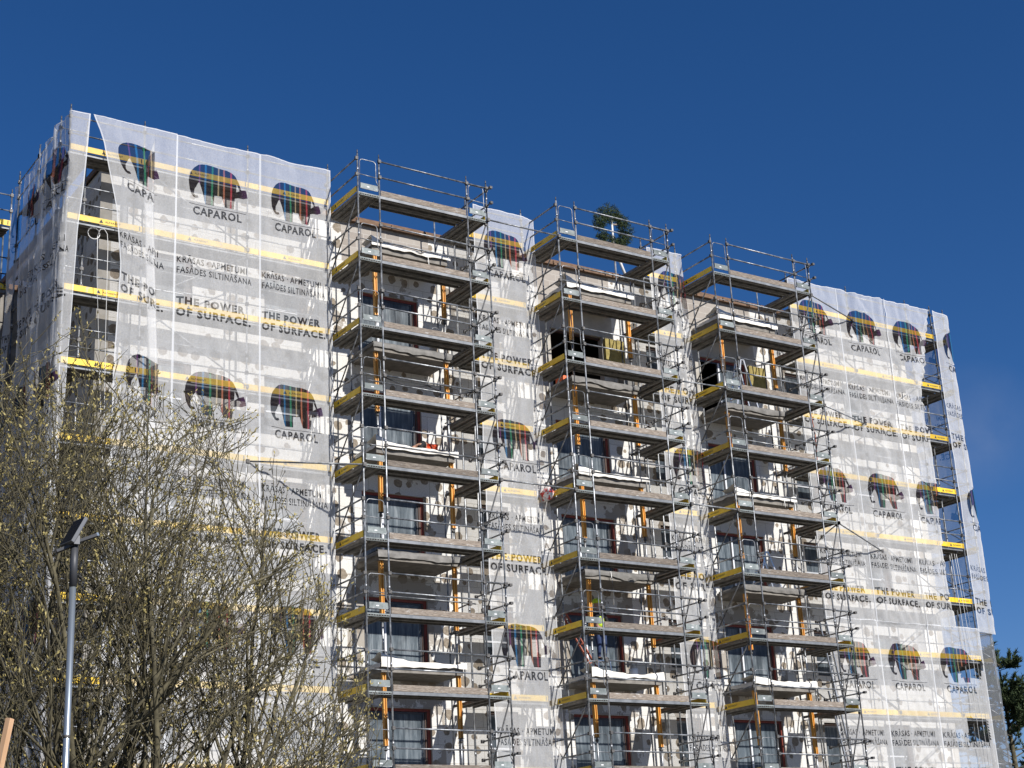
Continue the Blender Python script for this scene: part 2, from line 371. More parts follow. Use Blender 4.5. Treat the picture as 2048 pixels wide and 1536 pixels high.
def net(name,label,P,ztop,zbot,smin=0,smax=W,parts=None,hems=(1,1),hole=None,t0=0.,group='printed scaffold nets'):
    """P(s,z)->world point; the sheet hangs from ztop to zbot; the print repeats every TP metres"""
    nv,nf=TILE; verts=[];faces=[];mi=[];uvs=[]; key={}
    ntile=int(math.ceil((ztop-zbot)/TP))
    def vid(s,z):
        k=(round(s*2000),round(z*2000))
        if k not in key: key[k]=len(verts); verts.append(tuple(P(s,z))); uvs.append((s/W,(z%TP)/TP))
        return key[k]
    for ti in range(ntile):
        z0=ztop-ti*TP
        for f,k in nf:
            cs=sum(nv[i][0] for i in f)/len(f); cz=z0+sum(nv[i][1] for i in f)/len(f)
            if cs<smin or cs>smax or cz<zbot: continue
            if hole and hole(cs,cz): continue
            idx=[vid(min(max(nv[i][0],smin),smax),max(z0+nv[i][1],zbot)) for i in f]
            if len(set(idx))<len(idx): continue
            faces.append(idx); mi.append(k)
    me=bpy.data.meshes.new(name); me.from_pydata(verts,[],faces)
    for x in ('net','netprint','emblem'): me.materials.append(M[x])
    me.polygons.foreach_set('material_index',mi); me.polygons.foreach_set('use_smooth',[True]*len(faces))
    ul=me.uv_layers.new(name='UVMap'); vi=[0]*len(me.loops); me.loops.foreach_get('vertex_index',vi)
    fl=[]; 
    for i in vi: fl+=uvs[i]
    ul.data.foreach_set('uv',fl); me.update()
    root=thing(name,label,'scaffold net',tuple(P((smin+smax)/2,zbot)),group)
    o=put('sheet',me,root); o.location=-root.location
    # doubled hems and the top cord
    b=MB().m('hem'); off=-root.location
    def strip(pts, dirv):
        k0=len(b.v)
        for p,q in pts: b.v += [tuple(p),tuple(q)]
        for i in range(len(pts)-1): b.face([k0+2*i,k0+2*i+1,k0+2*i+3,k0+2*i+2],True)
    Y=Vector((0,-.006,0))
    nz=int((ztop-zbot)/.15)
    for side,s,ds in ((0,smin,.045),(1,smax,-.045)):
        if hems[side]: strip([(P(s,ztop-(ztop-zbot)*j/nz)+Y,P(s+ds*.7,ztop-(ztop-zbot)*j/nz)+Y) for j in range(nz+1)],None)
    n=24; strip([(P(smin+(smax-smin)*i/n,ztop)+Y,P(smin+(smax-smin)*i/n,ztop-.035)+Y) for i in range(n+1)],None)
    h=b.build('hem',root); h.location=-root.location
    return root
# ------------------------------------------------------------------ scaffold parts
PLANK=[(0,0),(.32,0),(.32,-.075),(.295,-.075),(.295,-.02),(.215,-.02),(.20,-.045),(.12,-.045),(.105,-.02),(.025,-.02),(.025,-.075),(0,-.075)]
def deck_x(x0,x1,y0,z,n=2,name='deck'):       # planks running along x
    b=MB().m('deck')
    for i in range(n): b.extrude(PLANK,(x0+.01,y0+.01+i*.335,z),(0,1,0),(0,0,1),(1,0,0),x1-x0-.02)
    b.m('fascia').box(x0+.01,x1-.01,y0-.004,y0+.009,z-.08,z+.002)
    return b
def deck_y(x0,y0,y1,z,n=2):
    b=MB().m('deck')
    for i in range(n): b.extrude(PLANK,(x0+.02+i*.335,y0+.01,z),(1,0,0),(0,0,1),(0,1,0),y1-y0-.02)
    return b
def board_text(b, org, ax, flip=False):
    org=Vector(org); ax=Vector(ax); vs,fs=BOARD_TXT; b.m('ink'); o=len(b.v)
    for x,y in vs: b.v.append(tuple(org+ax*(x+.16)+Vector((0,0,y+.055))))
    for f in fs: b.face([o+i for i in f])
    for pts in (((0,.035),(.055,.135),(.11,.035)),):
        o=len(b.v)
        for x,y in pts: b.v.append(tuple(org+ax*x+Vector((0,0,y))))
        b.face([o,o+1,o+2])
def toe_x(x0,x1,y,z,kind='yellow',txt=True):
    b=MB().m(kind).box(x0+.015,x1-.015,y-.015,y+.015,z+.01,z+.175)
    if kind=='yellow' and txt: board_text(b,(x0+(x1-x0)*.42,y-.018,z+.01),(1,0,0))
    if kind=='yellow': b.m('ink').box(x1-.10,x1-.07,y-.0172,y-.0162,z+.03,z+.155)
    return b
def toe_y(x,y0,y1,z,kind='yellow',out=-1,txt=True):
    b=MB().m(kind).box(x-.015,x+.015,y0+.015,y1-.015,z+.01,z+.175)
    if kind=='yellow' and txt and out<0: board_text(b,(x-.018,y0+(y1-y0)*.72,z+.01),(0,-1,0))
    return b
def rail(p,q,ext=0.,r=.024,m='post'):
    p=Vector(p);q=Vector(q);d=(q-p).normalized(); b=MB().m(m).tube([p,q+d*ext],r)
    b.m('coupler')
    for e in (p,q): b.obox(e-Vector((0,0,.045)),e+Vector((0,0,.045)),.075,.085,(1,0,0))
    if ext: 
        e=q+d*(ext-.03); b.obox(e-d*.05,e+d*.05,.085,.07)
    return b
def standard(x,y,z0,z1):
    b=MB().m('post').tube([(x,y,z0),(x,y,z1)],.0245,8)
    b.m('steel')
    z=z0+2.15
    while z<z1-.2: b.tube([(x,y,z),(x,y,z+.09)],.031,8); z+=2.0
    b.m('coupler').tube([(x,y,z1),(x,y,z1+.12)],.017,6)
    return b
def gate(x0,x1,y,z):
    a,c=x0+.06,x1-.09; b=MB().m('post')
    P=[(a,y,z+.14),(a,y,z+.95),(a+.03,y,z+1.0),(a+.08,y,z+1.03),(c-.1,y,z+1.03),(c-.04,y,z+1.0),(c-.02,y,z+.95),(c-.02,y,z+.45),(c,y,z+.38),(c+.05,y,z+.3),(c+.055,y,z+.16),(c+.02,y,z+.11),(a+.03,y,z+.11),(a,y,z+.14)]
    b.tube(P,.0125,5); b.tube([(x0,y,z+.55),(x1,y,z+.53)],.013,5)
    b.m('gate').box(a+.02,c+.03,y-.008,y+.008,z+.12,z+.28)
    b.m('sticker').box(a+.22,a+.30,y-.0105,y-.009,z+.175,z+.205)
    return b
def transom(x0,x1,y,z):
    b=MB().m('gate').box(x0,x1,y-.02,y+.02,z-.045,z-.01)
    b.m('coupler')
    n=9
    for i in range(n):
        a=x0+(x1-x0)*(i+.25)/n; b.box(a,a+(x1-x0)/n*.5,y-.018,y+.018,z-.075,z-.045)
    b.m('gate').box(x0,x1,y-.012,y+.012,z-.092,z-.078)
    return b
# ------------------------------------------------------------------ balcony scaffold towers
X1,X2,X3=.69,3.63,4.32; YR=1.9
def make_tower(label):
    t=thing('scaffold_tower',label,'scaffolding',(0,0,0),'scaffold towers around the balconies')
    for x in (0,X1,X2,X3):
        standard(x,0,0,H+1.18).build('standard',t); standard(x,YR,0,H+1.15 if x in(0,X2) else H+.05).build('standard',t)
    for k,z in enumerate(LV):
        deck_y(0,0,YR,z).build('deck',t); deck_y(X2,0,YR,z).build('deck',t); deck_x(X1,X2,.0,z).build('deck',t)
        toe_y(-.02,.03,YR,z).build('toe_board',t); toe_x(X1+.03,X2-.03,.01,z,'wood').build('toe_board',t)
        toe_y(X3-.03,.05,YR,z,'yellow',1).build('toe_board',t)
        transom(0,X1,0,z).build('transom',t); transom(X2,X3,0,z).build('transom',t)
        gate(0,X1,-.01,z).build('end_gate',t); gate(X2,X3,-.01,z).build('end_gate',t)
        for dz in (1.03,.53):
            rail((-.03,YR,z+dz-.02),(-.03,0,z+dz),.0).build('guard_rail',t)
            rail((X1,-.03,z+dz+.04),(X2,-.03,z+dz+.02),.72 if dz>1 else .05).build('guard_rail',t)
            rail((X3,1.5,z+dz-.05),(X3,0,z+dz-.06),.28).build('guard_rail',t)
        if k<10:
            rail((0.02,YR-.1,z-1.9),(0.02,.06,z-.12),r=.021,m='brace').build('brace',t)
            rail((X2+.03,.03,z-1.85),(X3-.03,.03,z-.12),r=.021,m='brace').build('brace',t)
    return t
towerA=make_tower('leftmost of three open scaffold towers, right of the widest netted face')
towerB=copy_tree(towerA); towerB.location=(6.88,0,.036); towerB['label']='middle open scaffold tower, below the fir wreath, with a worker in blue trousers inside'
towerC=copy_tree(towerA); towerC.location=(13.04,0,.052); towerC['label']='rightmost open scaffold tower, beside the three logo nets at the right, with stepladders inside'
TX=[0,6.88,13.04]
# ------------------------------------------------------------------ scaffold along the walls (behind the nets)
ZM=.12
def run(name,label,xs,diag,y0=1.5,levels=None,z_off=ZM,top=1.35,txt=True,inner=True):
    t=thing(name,label,'scaffolding',(xs[0],y0,0),'scaffold runs along the walls'); ox=Vector((-xs[0],-y0,0))
    def add(b,nm):
        o=b.build(nm,t); o.location=ox
    for x in xs:
        add(standard(x,y0,0,H+top),'standard')
        if inner: add(standard(x,y0+.7,0,H+ZM+.1),'standard')
    for k,z in enumerate(levels or LV):
        z+=z_off
        for i in range(len(xs)-1):
            a,c=xs[i],xs[i+1]
            add(deck_x(a,c,y0+.02,z),'deck'); add(toe_x(a,c,y0-.03,z,'yellow',txt),'toe_board')
            for dz in (1.0,.5): add(rail((a,y0,z+dz),(c,y0,z+dz),r=.02),'guard_rail')
            if i in diag:
                f = (k%2==0)
                add(rail((a if f else c,y0-.04,z-.1),(c if f else a,y0-.04,z-1.9),r=.02),'brace')
    return t
run('wall_scaffold','yellow-boarded scaffold run behind the widest logo net at the left',[-7.78,-5.73,-2.70,-.18],(1,))
run('wall_scaffold','short scaffold bay behind the net between left and middle towers',[4.52,6.57],())
run('wall_scaffold','short scaffold bay behind the narrowest net between middle and right towers',[11.32,12.77],())
run('wall_scaffold','scaffold run behind the three right nets, last yellow boards bare against the sky',[17.75,20.66,23.69,25.0],(0,1))
def gable(label,x0,ys,diag=True,levels=LV,z_off=ZM,top=1.35,out=-1,toe=True):
    t=thing('end_wall_scaffold',label,'scaffolding',(x0,ys[0],0),'scaffold runs along the walls'); ox=Vector((-x0,-ys[0],0))
    def add(b,nm):
        o=b.build(nm,t); o.location=ox
    xo = x0 if out<0 else x0+.72
    for i,y in enumerate(ys):
        for x in (x0,x0+.72): add(standard(x,y,0,H+top),'standard')
    for z in levels:
        z+=z_off
        for i in range(len(ys)-1):
            a,c=ys[i],ys[i+1]
            add(deck_y(x0,a,c,z),'deck')
            if toe: add(toe_y(xo,a+.02,c,z,'yellow',out),'toe_board')
            for dz in (1.,.5): add(rail((xo,a,z+dz),(xo,c,z+dz),r=.02),'guard_rail')
            if i%2==0: add(rail((xo,a,z-1.9),(xo,c,z-.1),r=.018),'brace')
        for x,y in ((x0,ys[0]),):
            for dz in (1.,.5): add(rail((x0,y,z+dz),(x0+.72,y,z+dz),r=.018),'guard_rail')
    return t
gable('scaffold up the shaded left end wall, wrapped in crumpled nets',-7.80,[2.25,4.1,5.95],toe=False)
gable('scaffold up the far right end wall, seen through the gap beside the narrow net strip',25.06,[1.55,4.1,6.6,9.1],out=1)
t=run('wall_scaffold','bare scaffold on the set-back wing at the far left edge, with yellow toe boards',[-16.8,-13.8,-10.8,-7.74],(0,2),6.9,None,ZM,1.2)
# ------------------------------------------------------------------ the building
BX0,BX1=-6.56,24.4; ZR=H+.30; YW=2.5; YB=14.5
U=[H-1.15,H-4.22,H-7.25,H-10.27,H-13.30,H-16.33,H-19.36]      # undersides of balcony slabs
bld=thing('apartment_building','white panel apartment block under insulation, with bare balconies and red-framed windows','building',(8,8,0))
off=Vector((-8,-8,0))
def bput(b,name,par=None):
    o=b.build(name,par or bld); 
    if not par: o.location=off
    return o
doors=[]; smalls=[]
for ti,tx in enumerate(TX):
    for f in range(6):
        lint=U[f]-.73; bot=U[f+1]+.22
        doors.append((tx+1.27,tx+3.31,bot,lint,ti,f)); smalls.append((tx+5.12,tx+(6.2 if ti!=1 else 6.1),lint-1.5,lint))
for f in range(6):
    lint=U[f]-.73
    for x0,x1 in ((-5.15,-3.88),(-1.72,-.42),(20.9,22.15)): smalls.append((x0,x1,lint-1.5,lint))
def wall_front():
    ops=[d[:4] for d in doors]+smalls
    xs=sorted({BX0,BX0+.34,BX1-.3,BX1}|{v for o in ops for v in o[:2]}|{v for tx in TX for v in (tx+.75,tx+3.75)})
    zs=sorted({0,ZR,H-1.0,H-.05,H-4.1,H-7.4,H-10.4}|{v for o in ops for v in o[2:]})
    b=MB(); vid={}
    def V(x,z):
        k=(round(x,4),round(z,4))
        if k not in vid: vid[k]=len(b.v); b.v.append((x,YW,z))
        return vid[k]
    for i in range(len(xs)-1):
        for j in range(len(zs)-1):
            cx=(xs[i]+xs[i+1])/2; cz=(zs[j]+zs[j+1])/2
            if any(o[0]<cx<o[1] and o[2]<cz<o[3] for o in ops): continue
            m='wall'
            if cx<BX0+.34 or cx>BX1-.3: m='render'
            for ti,tx in enumerate(TX):
                if tx+.75<cx<tx+3.75:
                    if cz>H-1.0: m='block'
                    elif cz>H-4.1 and ti>0: m='render'
                    elif cz<H-10.4: m='primed'
                    elif cz<H-7.4 and ti==1: m='primed'
            b.m(m); b.face([V(xs[i],zs[j]),V(xs[i+1],zs[j]),V(xs[i+1],zs[j+1]),V(xs[i],zs[j+1])])
    for x0,x1,z0,z1 in ops:
        b.m('render'); y2=YW+.22
        for q in (((x0,YW,z0),(x0,y2,z0),(x0,y2,z1),(x0,YW,z1)),((x1,YW,z1),(x1,y2,z1),(x1,y2,z0),(x1,YW,z0)),((x0,YW,z1),(x0,y2,z1),(x1,y2,z1),(x1,YW,z1)),((x0,YW,z0),(x1,YW,z0),(x1,y2,z0),(x0,y2,z0))):
            b.quad(*q)
    # end walls and back
    b.m('wall'); b.quad((BX0,YB,0),(BX0,YW,0),(BX0,YW,ZR),(BX0,YB,ZR)); b.quad((BX1,YW,0),(BX1,YB,0),(BX1,YB,ZR),(BX1,YW,ZR)); b.quad((BX1,YB,0),(BX0,YB,0),(BX0,YB,ZR),(BX1,YB,ZR))
    return b
bput(wall_front(),'wall')
b=MB().m('roofwood').box(BX0-.06,BX1+.06,YW-.16,YW-.12,ZR-.02,ZR+.14).box(BX0-.06,BX1+.06,YW-.118,YW+.02,ZR+.002,ZR+.04)
b.box(BX0-.10,BX0-.06,YW-.16,YB,ZR-.02,ZR+.14)
b.m('coupler').box(BX0-.05,BX1+.05,YW-.11,YB+.1,ZR+.045,ZR+.12)
for i in range(26):
    x=BX0+.6+i*1.19; b.m('roofwood').box(x,x+.05,YW-.20,YW-.162,ZR+.0,ZR+.10)
bput(b,'roof')
for f in range(6):
    for ti,tx in enumerate(TX):
        th=.22; b=MB().m('concrete_wing_shade').box(tx+1.06,tx+3.60,1.2,YW-.002,U[f],U[f]+th)
        b.m('grey_film')
        bput(b,'balcony_slab')
def window(x0,x1,z0,z1,nleaf,split=None,door=True,opened=False):
    y=YW+.07; fr=MB().m('red' if door else 'brown')
    tt=.075
    fr.box(x0+.002,x1-.002,y,y+.06,z1-tt,z1-.002).box(x0+.002,x0+.03,y,y+.06,z0+.002,z1-tt)
    fr.box(x1-tt-.02,x1-.002,y,y+.06,z0+.002,z1-tt)
    fr.m('brown').box(x1-.16,x1-tt-.021,y+.012,y+.058,z0+.002,z1-tt-.001)
    f=bput(fr,'window_frame' if door else 'small_window_frame')
    xs=[x0+.03]+([x0+(x1-x0)*s for s in (split or [])])+[x1-.16]
    for i in range(len(xs)-1):
        a,c=xs[i]+.01,xs[i+1]-.01; zt=z1-tt-.01; zb=z0+.02; p=MB().m('pvc'); w_=.05
        p.box(a,c,y+.03,y+.08,zt-w_,zt).box(a,c,y+.03,y+.08,zb,zb+w_).box(a,a+w_,y+.03,y+.08,zb+w_,zt-w_).box(c-w_,c,y+.03,y+.08,zb+w_,zt-w_)
        if door and i==0: p.m('pvc_white').box(c-.012,c+.05,y+.01,y+.028,zb+.01,zt-.02)
        if not door: p.m('pvc_white').box(a+w_,c-w_,y+.025,y+.05,zb+.42,zb+.47)
        if opened and i==0: 
            o=p.build('sash',f); continue
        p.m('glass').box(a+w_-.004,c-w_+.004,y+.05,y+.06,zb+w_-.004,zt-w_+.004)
        p.build('sash',f)
    return f
for x0,x1,z0,z1,ti,f in doors:
    if f==0 and ti==1:
        fr=MB().m('brown').box(x0+.002,x0+.06,YW+.1,YW+.2,z0,z1-.06).box(x0+.002,x1-.002,YW+.1,YW+.2,z1-.06,z1-.002); bput(fr,'door_frame')
    elif f==0 and ti==2: window(x0,x1,z0,z1,2,[.42],True,True)
    else: window(x0,x1,z0,z1,2,[.34])
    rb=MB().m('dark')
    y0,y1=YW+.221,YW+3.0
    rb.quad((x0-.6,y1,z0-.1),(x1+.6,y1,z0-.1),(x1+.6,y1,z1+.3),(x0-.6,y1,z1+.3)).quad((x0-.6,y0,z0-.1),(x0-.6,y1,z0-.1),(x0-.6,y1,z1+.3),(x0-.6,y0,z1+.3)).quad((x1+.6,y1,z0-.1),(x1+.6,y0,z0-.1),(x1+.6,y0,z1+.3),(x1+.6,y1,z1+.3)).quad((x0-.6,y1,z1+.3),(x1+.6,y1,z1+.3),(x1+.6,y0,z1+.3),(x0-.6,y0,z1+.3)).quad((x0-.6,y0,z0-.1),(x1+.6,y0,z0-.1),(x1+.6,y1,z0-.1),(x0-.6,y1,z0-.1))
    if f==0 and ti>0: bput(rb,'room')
for x0,x1,z0,z1 in smalls: window(x0,x1,z0,z1,1,None,False)
# wing at the far left
wing=thing('wing_building','lower wing wall with filler spots at the far left edge behind bare scaffold','building',(-14,12,0))
b=MB().m('concrete_wing_shade').box(-22,-6.58,7.9,16,0,H-1.45); b.m('roofwood').box(-22.1,-6.6,7.75,16.1,H-1.448,H-1.3)  # dark slab colour on the wing wall stands in for the shade there
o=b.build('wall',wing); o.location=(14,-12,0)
# ------------------------------------------------------------------ nets
def nz(x,z,a,b,sx,sz,seed=0): return (noise.noise(Vector((x*sx,z*sz,seed)))*a + noise.noise(Vector((x*sx*2.7+9,z*sz*1.9,seed+4)))*b)
def fold(x,z,seed,amp=1.0,fx=1.1):
    return amp*(nz(x,z,.055,.024,fx,.22,seed)+.020*noise.noise(Vector((x*7,z*.6,seed+2)))+.034*abs(noise.noise(Vector((x*2.2+z*1.3,z*.9-x,seed+6))))+.026*abs(noise.noise(Vector((x*1.7-z*1.6,z*1.1+x,seed+8)))))
def lin(z,T):
    if z>=T[0][0]: return T[0][1]
    for (a,x),(b,y) in zip(T,T[1:]):
        if z>=b: return x+(y-x)*(a-z)/(a-b)
    return T[-1][1]
ZT=H+1.24; ZB=.4
def flat(xl,xr,seed,amp=1.,fx=1.1,y=1.425,droop=.0):
    def P(s,z):
        u=s/W; x=xl+(xr-xl)*u; d=H+1.24-z
        sag=-.05*math.sin(math.pi*u)*math.exp(-max(d,0)*1.5)
        edge=min(1,min(s,W-s)/.25+.15)
        return Vector((x+nz(x,z,.02+.035*max(0,amp-1),.01+.02*max(0,amp-1),.8*fx,.3,seed+7)*min(1,edge), y-(.05+fold(x,z,seed,amp,fx))*edge, z+sag+.02*noise.noise(Vector((x*1.3,z*.35,seed+11)))))
    return P
net('scaffold_net','taut logo net second from the left of the wide left face',flat(-4.84,-2.35,1),ZT,ZB)
net('scaffold_net','taut logo net at the right edge of the wide left face, beside the leftmost tower',flat(-2.36,-.14,2),ZT,ZB)
XLa=[(H+1.24,-7.21),(H+.58,-7.02),(H-.69,-6.74),(H-1.8,-6.5),(H-3.35,-6.34),(H-6.4,-6.43),(H-21,-6.5)]
def Pa(s,z):
    xl=lin(z,XLa); k=min(1,max(0,(H+1.24-z)/1.2)); xf=-5.5+.25*min(1,max(0,(H-1-z)/5))
    ff=flat(-7.2,-4.84,3)
    if s<1.3: x=xl+(xf-xl)*s/1.3; y=-.10*math.sin(math.pi*min(1,s/1.3)*.5); dz=.42*(1-s/1.3)
    elif s<1.72: x=xf-.26*k*(s-1.3)/.42 + (1-k)*.3*(s-1.3); y=-.10+.10*(s-1.3)/.42; dz=0
    else: x0=xf-.26*k+(1-k)*.126; x=x0+(-4.84-x0)*(s-1.72)/(W-1.72); y=0; dz=0
    return Vector((x,1.40+y*k-fold(x,z,3,.8)*.8-.02, z+dz*k+.01))
net('scaffold_net','logo net with a folded-over flap, hanging at the left beside the open gap',Pa,ZT,ZB)
XS=[(H+1.24,.57),(H+.6,.54),(H-1,.46),(H-2.2,.36),(H-4.7,.28),(H-7.1,.20),(H-8,.12),(H-21,.1)]
def Pcorner(s,z):     # wraps the left corner: end wall for the first part, then a strip on the front
    L=2.0
    k=nz(s*1.2,z,.15,.10,2.0,.25,5)+.05*abs(noise.noise(Vector((s*4+z*.8,z*.7,9)))); zz=z-.28*max(0,1-s/2.)*(1 if z>H else .3)
    if s<L: return Vector((-7.86-.05+k*1.1, 1.44+(L-s)*1.05, zz+.03*noise.noise(Vector((s*2,z*.5,3)))))
    u=(s-L)/(W-L); return Vector((-7.86+lin(z,XS)*u, 1.42-.02-.05*u*abs(math.sin(z*.8))+k*.25*u, z))
net('scaffold_net','crumpled net wrapped round the left corner, its narrow sunlit strip left of the gap',Pcorner,ZT,ZB)
def Pgab(y_left,y_right,seed,sag):
    def P(s,z):
        u=s/W; y=y_left+(y_right-y_left)*u; k=nz(y,z,.20,.11,1.3,.25,seed)+.06*abs(noise.noise(Vector((y*3+z*.8,z*.7,seed))))
        top=math.exp(-max(0,H+1.24-z)*.8)
        return Vector((-7.90+k, y+.05*noise.noise(Vector((y*2,z*.4,seed))), z-sag*top*math.sin(math.pi*u)-.15*top))
    return P
net('scaffold_net','shaded logo net on the left end wall, nearest the corner',Pgab(5.35,3.30,21,.25),ZT,ZB)
net('scaffold_net','shaded narrow net at the rear edge of the left end wall',Pgab(6.25,5.30,24,.1),ZT,ZB,0,1.2)
def Pmid(s,z):
    x=4.68+s*.965
    if x<6.62: y=1.42-.05-fold(x,z,31,1.1); 
    else: d=x-6.62; x=6.62+d*.8; y=1.40-.02*math.sin(d*14)-fold(x,z,31,.6)
    return Vector((x,y,z-.10*max(0,x-6.55)*min(1,max(0,(z-H)))))
net('scaffold_net','narrow logo net hanging between the left and middle towers',Pmid,ZT-.05,ZB,0.,W)
def Pmid2(s,z):
    x=11.46+s*.97; c=12.85
    d=max(0,x-c); t=min(1,max(0,(H+1.1-z)/2.))
    pul=.06*math.sin(z*1.1)+.05*math.sin(z*.41+1)
    xx=min(x,c)+ (d if d<.27 else .27-(d-.27)*.25)*(.35+.65*t); y=1.40-fold(x,z,41,1.5,2.2)+ (0 if d<.14 else (d-.14)*.55)-.05*math.sin(min(d,.4)*16)
    return Vector((xx+pul*(.3 if d>0 else 0),y,z-.25*d*max(0,min(1,z-H))))
net('scaffold_net','pleated narrowest net between the middle and right towers',Pmid2,ZT-.1,ZB,0.,2.1)
ZL=H-10.76
net('scaffold_net','upper right logo net, partly behind the rightmost tower',flat(17.72,20.05,51,1.3,2.0),ZT,ZL-.05)
net('scaffold_net','upper right logo net in the middle of three, lightly pleated',flat(20.02,22.46,52,1.6,2.6,1.41),ZT,ZL-.05)
XR=[(H+1.24,24.84),(H+.44,24.6),(H-1.0,24.15),(H-2.13,23.74),(H-3.4,23.8),(H-5.1,23.86),(H-8.4,23.68),(H-10.8,23.72)]
def Pr3(s,z):
    x=22.40+s*.985; xr=lin(z,XR); y=1.40-fold(x,z,53,1.5,2.4)
    if x>xr: d=x-xr; x=xr-d*.42; y+=.04+d*.22
    else: y-=.10*math.exp(-(xr-x)*4)*min(1,max(0,(H+1-z)/2))
    return Vector((x+.02*noise.noise(Vector((z*.8,3,s))),y,z))
net('scaffold_net','upper right logo net whose loose edge curls back from the open gap',Pr3,ZT,ZL-.05)
def Pr4(s,z):      # strip round the right corner, then along the end wall
    L=.86; k=fold(s,z,54,1.0,1.6)
    if s<L: return Vector((24.98+s, 1.40-k-.03, z-.08*s))
    d=s-L; return Vector((25.84+k+.02*math.sin(z*1.3),1.40+d,z-.12*math.sin(min(d,1.6)*2)))
net('scaffold_net','narrow net strip round the far right corner, its logo and words cut off',Pr4,ZT,ZL-.1)
def Pr5(s,z):
    k=fold(s,z,55,1.3,1.4); return Vector((25.86+k,3.0+s,z-.05*math.sin(s)))
net('scaffold_net','net on the far right end wall, seen from inside through the gap',Pr5,ZT,ZL-.1)
def Pr6(s,z):
    k=fold(s,z,56,1.3,1.4); return Vector((25.86+k,5.45+s,z-.05*math.sin(s)))
net('scaffold_net','rearmost net on the far right end wall, dim behind the gap',Pr6,ZT,ZL-.1)
HO=[[(23.83,-12.15),(24.4,-11.9),(24.89,-11.81),(25.0,-12.02),(24.79,-12.51),(23.72,-12.55)],[(23.70,-13.86),(24.79,-13.91),(24.80,-14.66),(23.75,-14.68)]]
def low(xl,xr,seed,hole=False):
    f=flat(xl,xr,seed,1.3,1.8)
    def hf(s,z):
        if not hole: return False
        x=xl+(xr-xl)*s/W; z-=H
        for P in HO:
            c=False
            for i in range(len(P)):
                x1,y1=P[i];x2,y2=P[i-1]
                if (y1>z)!=(y2>z) and x<(x2-x1)*(z-y1)/(y2-y1)+x1: c=not c
            if c: return True
        return False
    return f,hf
for (a,c,sd,h,lb) in ((17.72,20.05,61,False,'lower right logo net, partly behind the rightmost tower'),(20.0,22.45,62,False,'lower right logo net in the middle of three'),(22.42,25.05,63,True,'lower right logo net with two torn openings showing the sky')):
    f,hf=low(a,c,sd,h); net('scaffold_net',lb,f,ZL,ZB,hole=hf)
def Pr7(s,z):
    k=fold(s,z,57,.8,1.6)
    if s<.8: return Vector((25.08+s, 1.50-k*.5, z))
    return Vector((25.88+k,1.5+s-.8,z))
# thin plain debris net round the lower right corner
b=MB()
def sheet(b,P,s0,s1,z0,z1,ns,nzz):
    k=len(b.v)
    for j in range(nzz+1):
        for i in range(ns+1): b.v.append(tuple(P(s0+(s1-s0)*i/ns,z0+(z1-z0)*j/nzz)))
    for j in range(nzz):
        for i in range(ns): a=k+j*(ns+1)+i; b.face([a,a+1,a+ns+2,a+ns+1],True)
b.m('thinnet'); sheet(b,Pr7,0,4.5,ZB,ZL+.1,36,80)
tag(b.build('debris_net'),'plain unprinted net round the lower right corner below the logo strip','scaffold net','printed scaffold nets')
# ------------------------------------------------------------------ shoring props on the balconies
def prop_mesh_parts(hb,ht):
    """hb: beam length, ht: tube length below"""
    I=[(-.055,-.05),(.055,-.05),(.055,-.022),(.018,-.015),(.018,.015),(.055,.022),(.055,.05),(-.055,.05),(-.055,.022),(-.018,.015),(-.018,-.015),(-.055,-.022)]
    b=MB().m('timber').extrude(I,(0,0,ht),(0,1,0),(1,0,0),(0,0,1),hb)
    # face side with grooves
    b2=MB().m('steel').tube([(0,0,.01),(0,0,ht)],.028,8); b2.m('coupler').tube([(0,0,ht-.12),(0,0,ht-.06)],.05,8)
    b3=MB().m('coupler').box(-.07,.07,-.07,.07,0,.012).box(-.07,.07,-.07,.07,ht-.012,ht-.001)
    b4=MB().m('timber')
    return b,b2,b3
FN=['top','second','third','fourth','fifth','lowest']
TN=['left','middle','right']
gapz=[U[f]-(U[f+1]+.22) for f in range(5)]+[U[5]-U[6]-.22]
for ti,tx in enumerate(TX):
    for f in range(6):
        g=gapz[f]; zf=U[f+1]+.22
        for si,x in enumerate((1.22,3.52)):
            ht=1.05+(.12*((ti*3+f*5+si*2)%4)-.15); hb=g-ht-.004
            ob,ot,op=prop_mesh_parts(hb,ht)
            r=thing('shoring_prop','%s orange timber prop under the %s balcony slab of the %s tower'%(('left','right')[si],FN[f],TN[ti]),'prop',(tx+x+rnd.uniform(-.02,.02),1.33,zf+.001),'props carrying the balcony slabs')
            ob.build('timber_beam',r); ot.build('steel_tube',r); op.build('end_plate',r)
            r.rotation_euler=(rnd.uniform(-.008,.008),rnd.uniform(-.01,.01),rnd.uniform(-.1,.1))
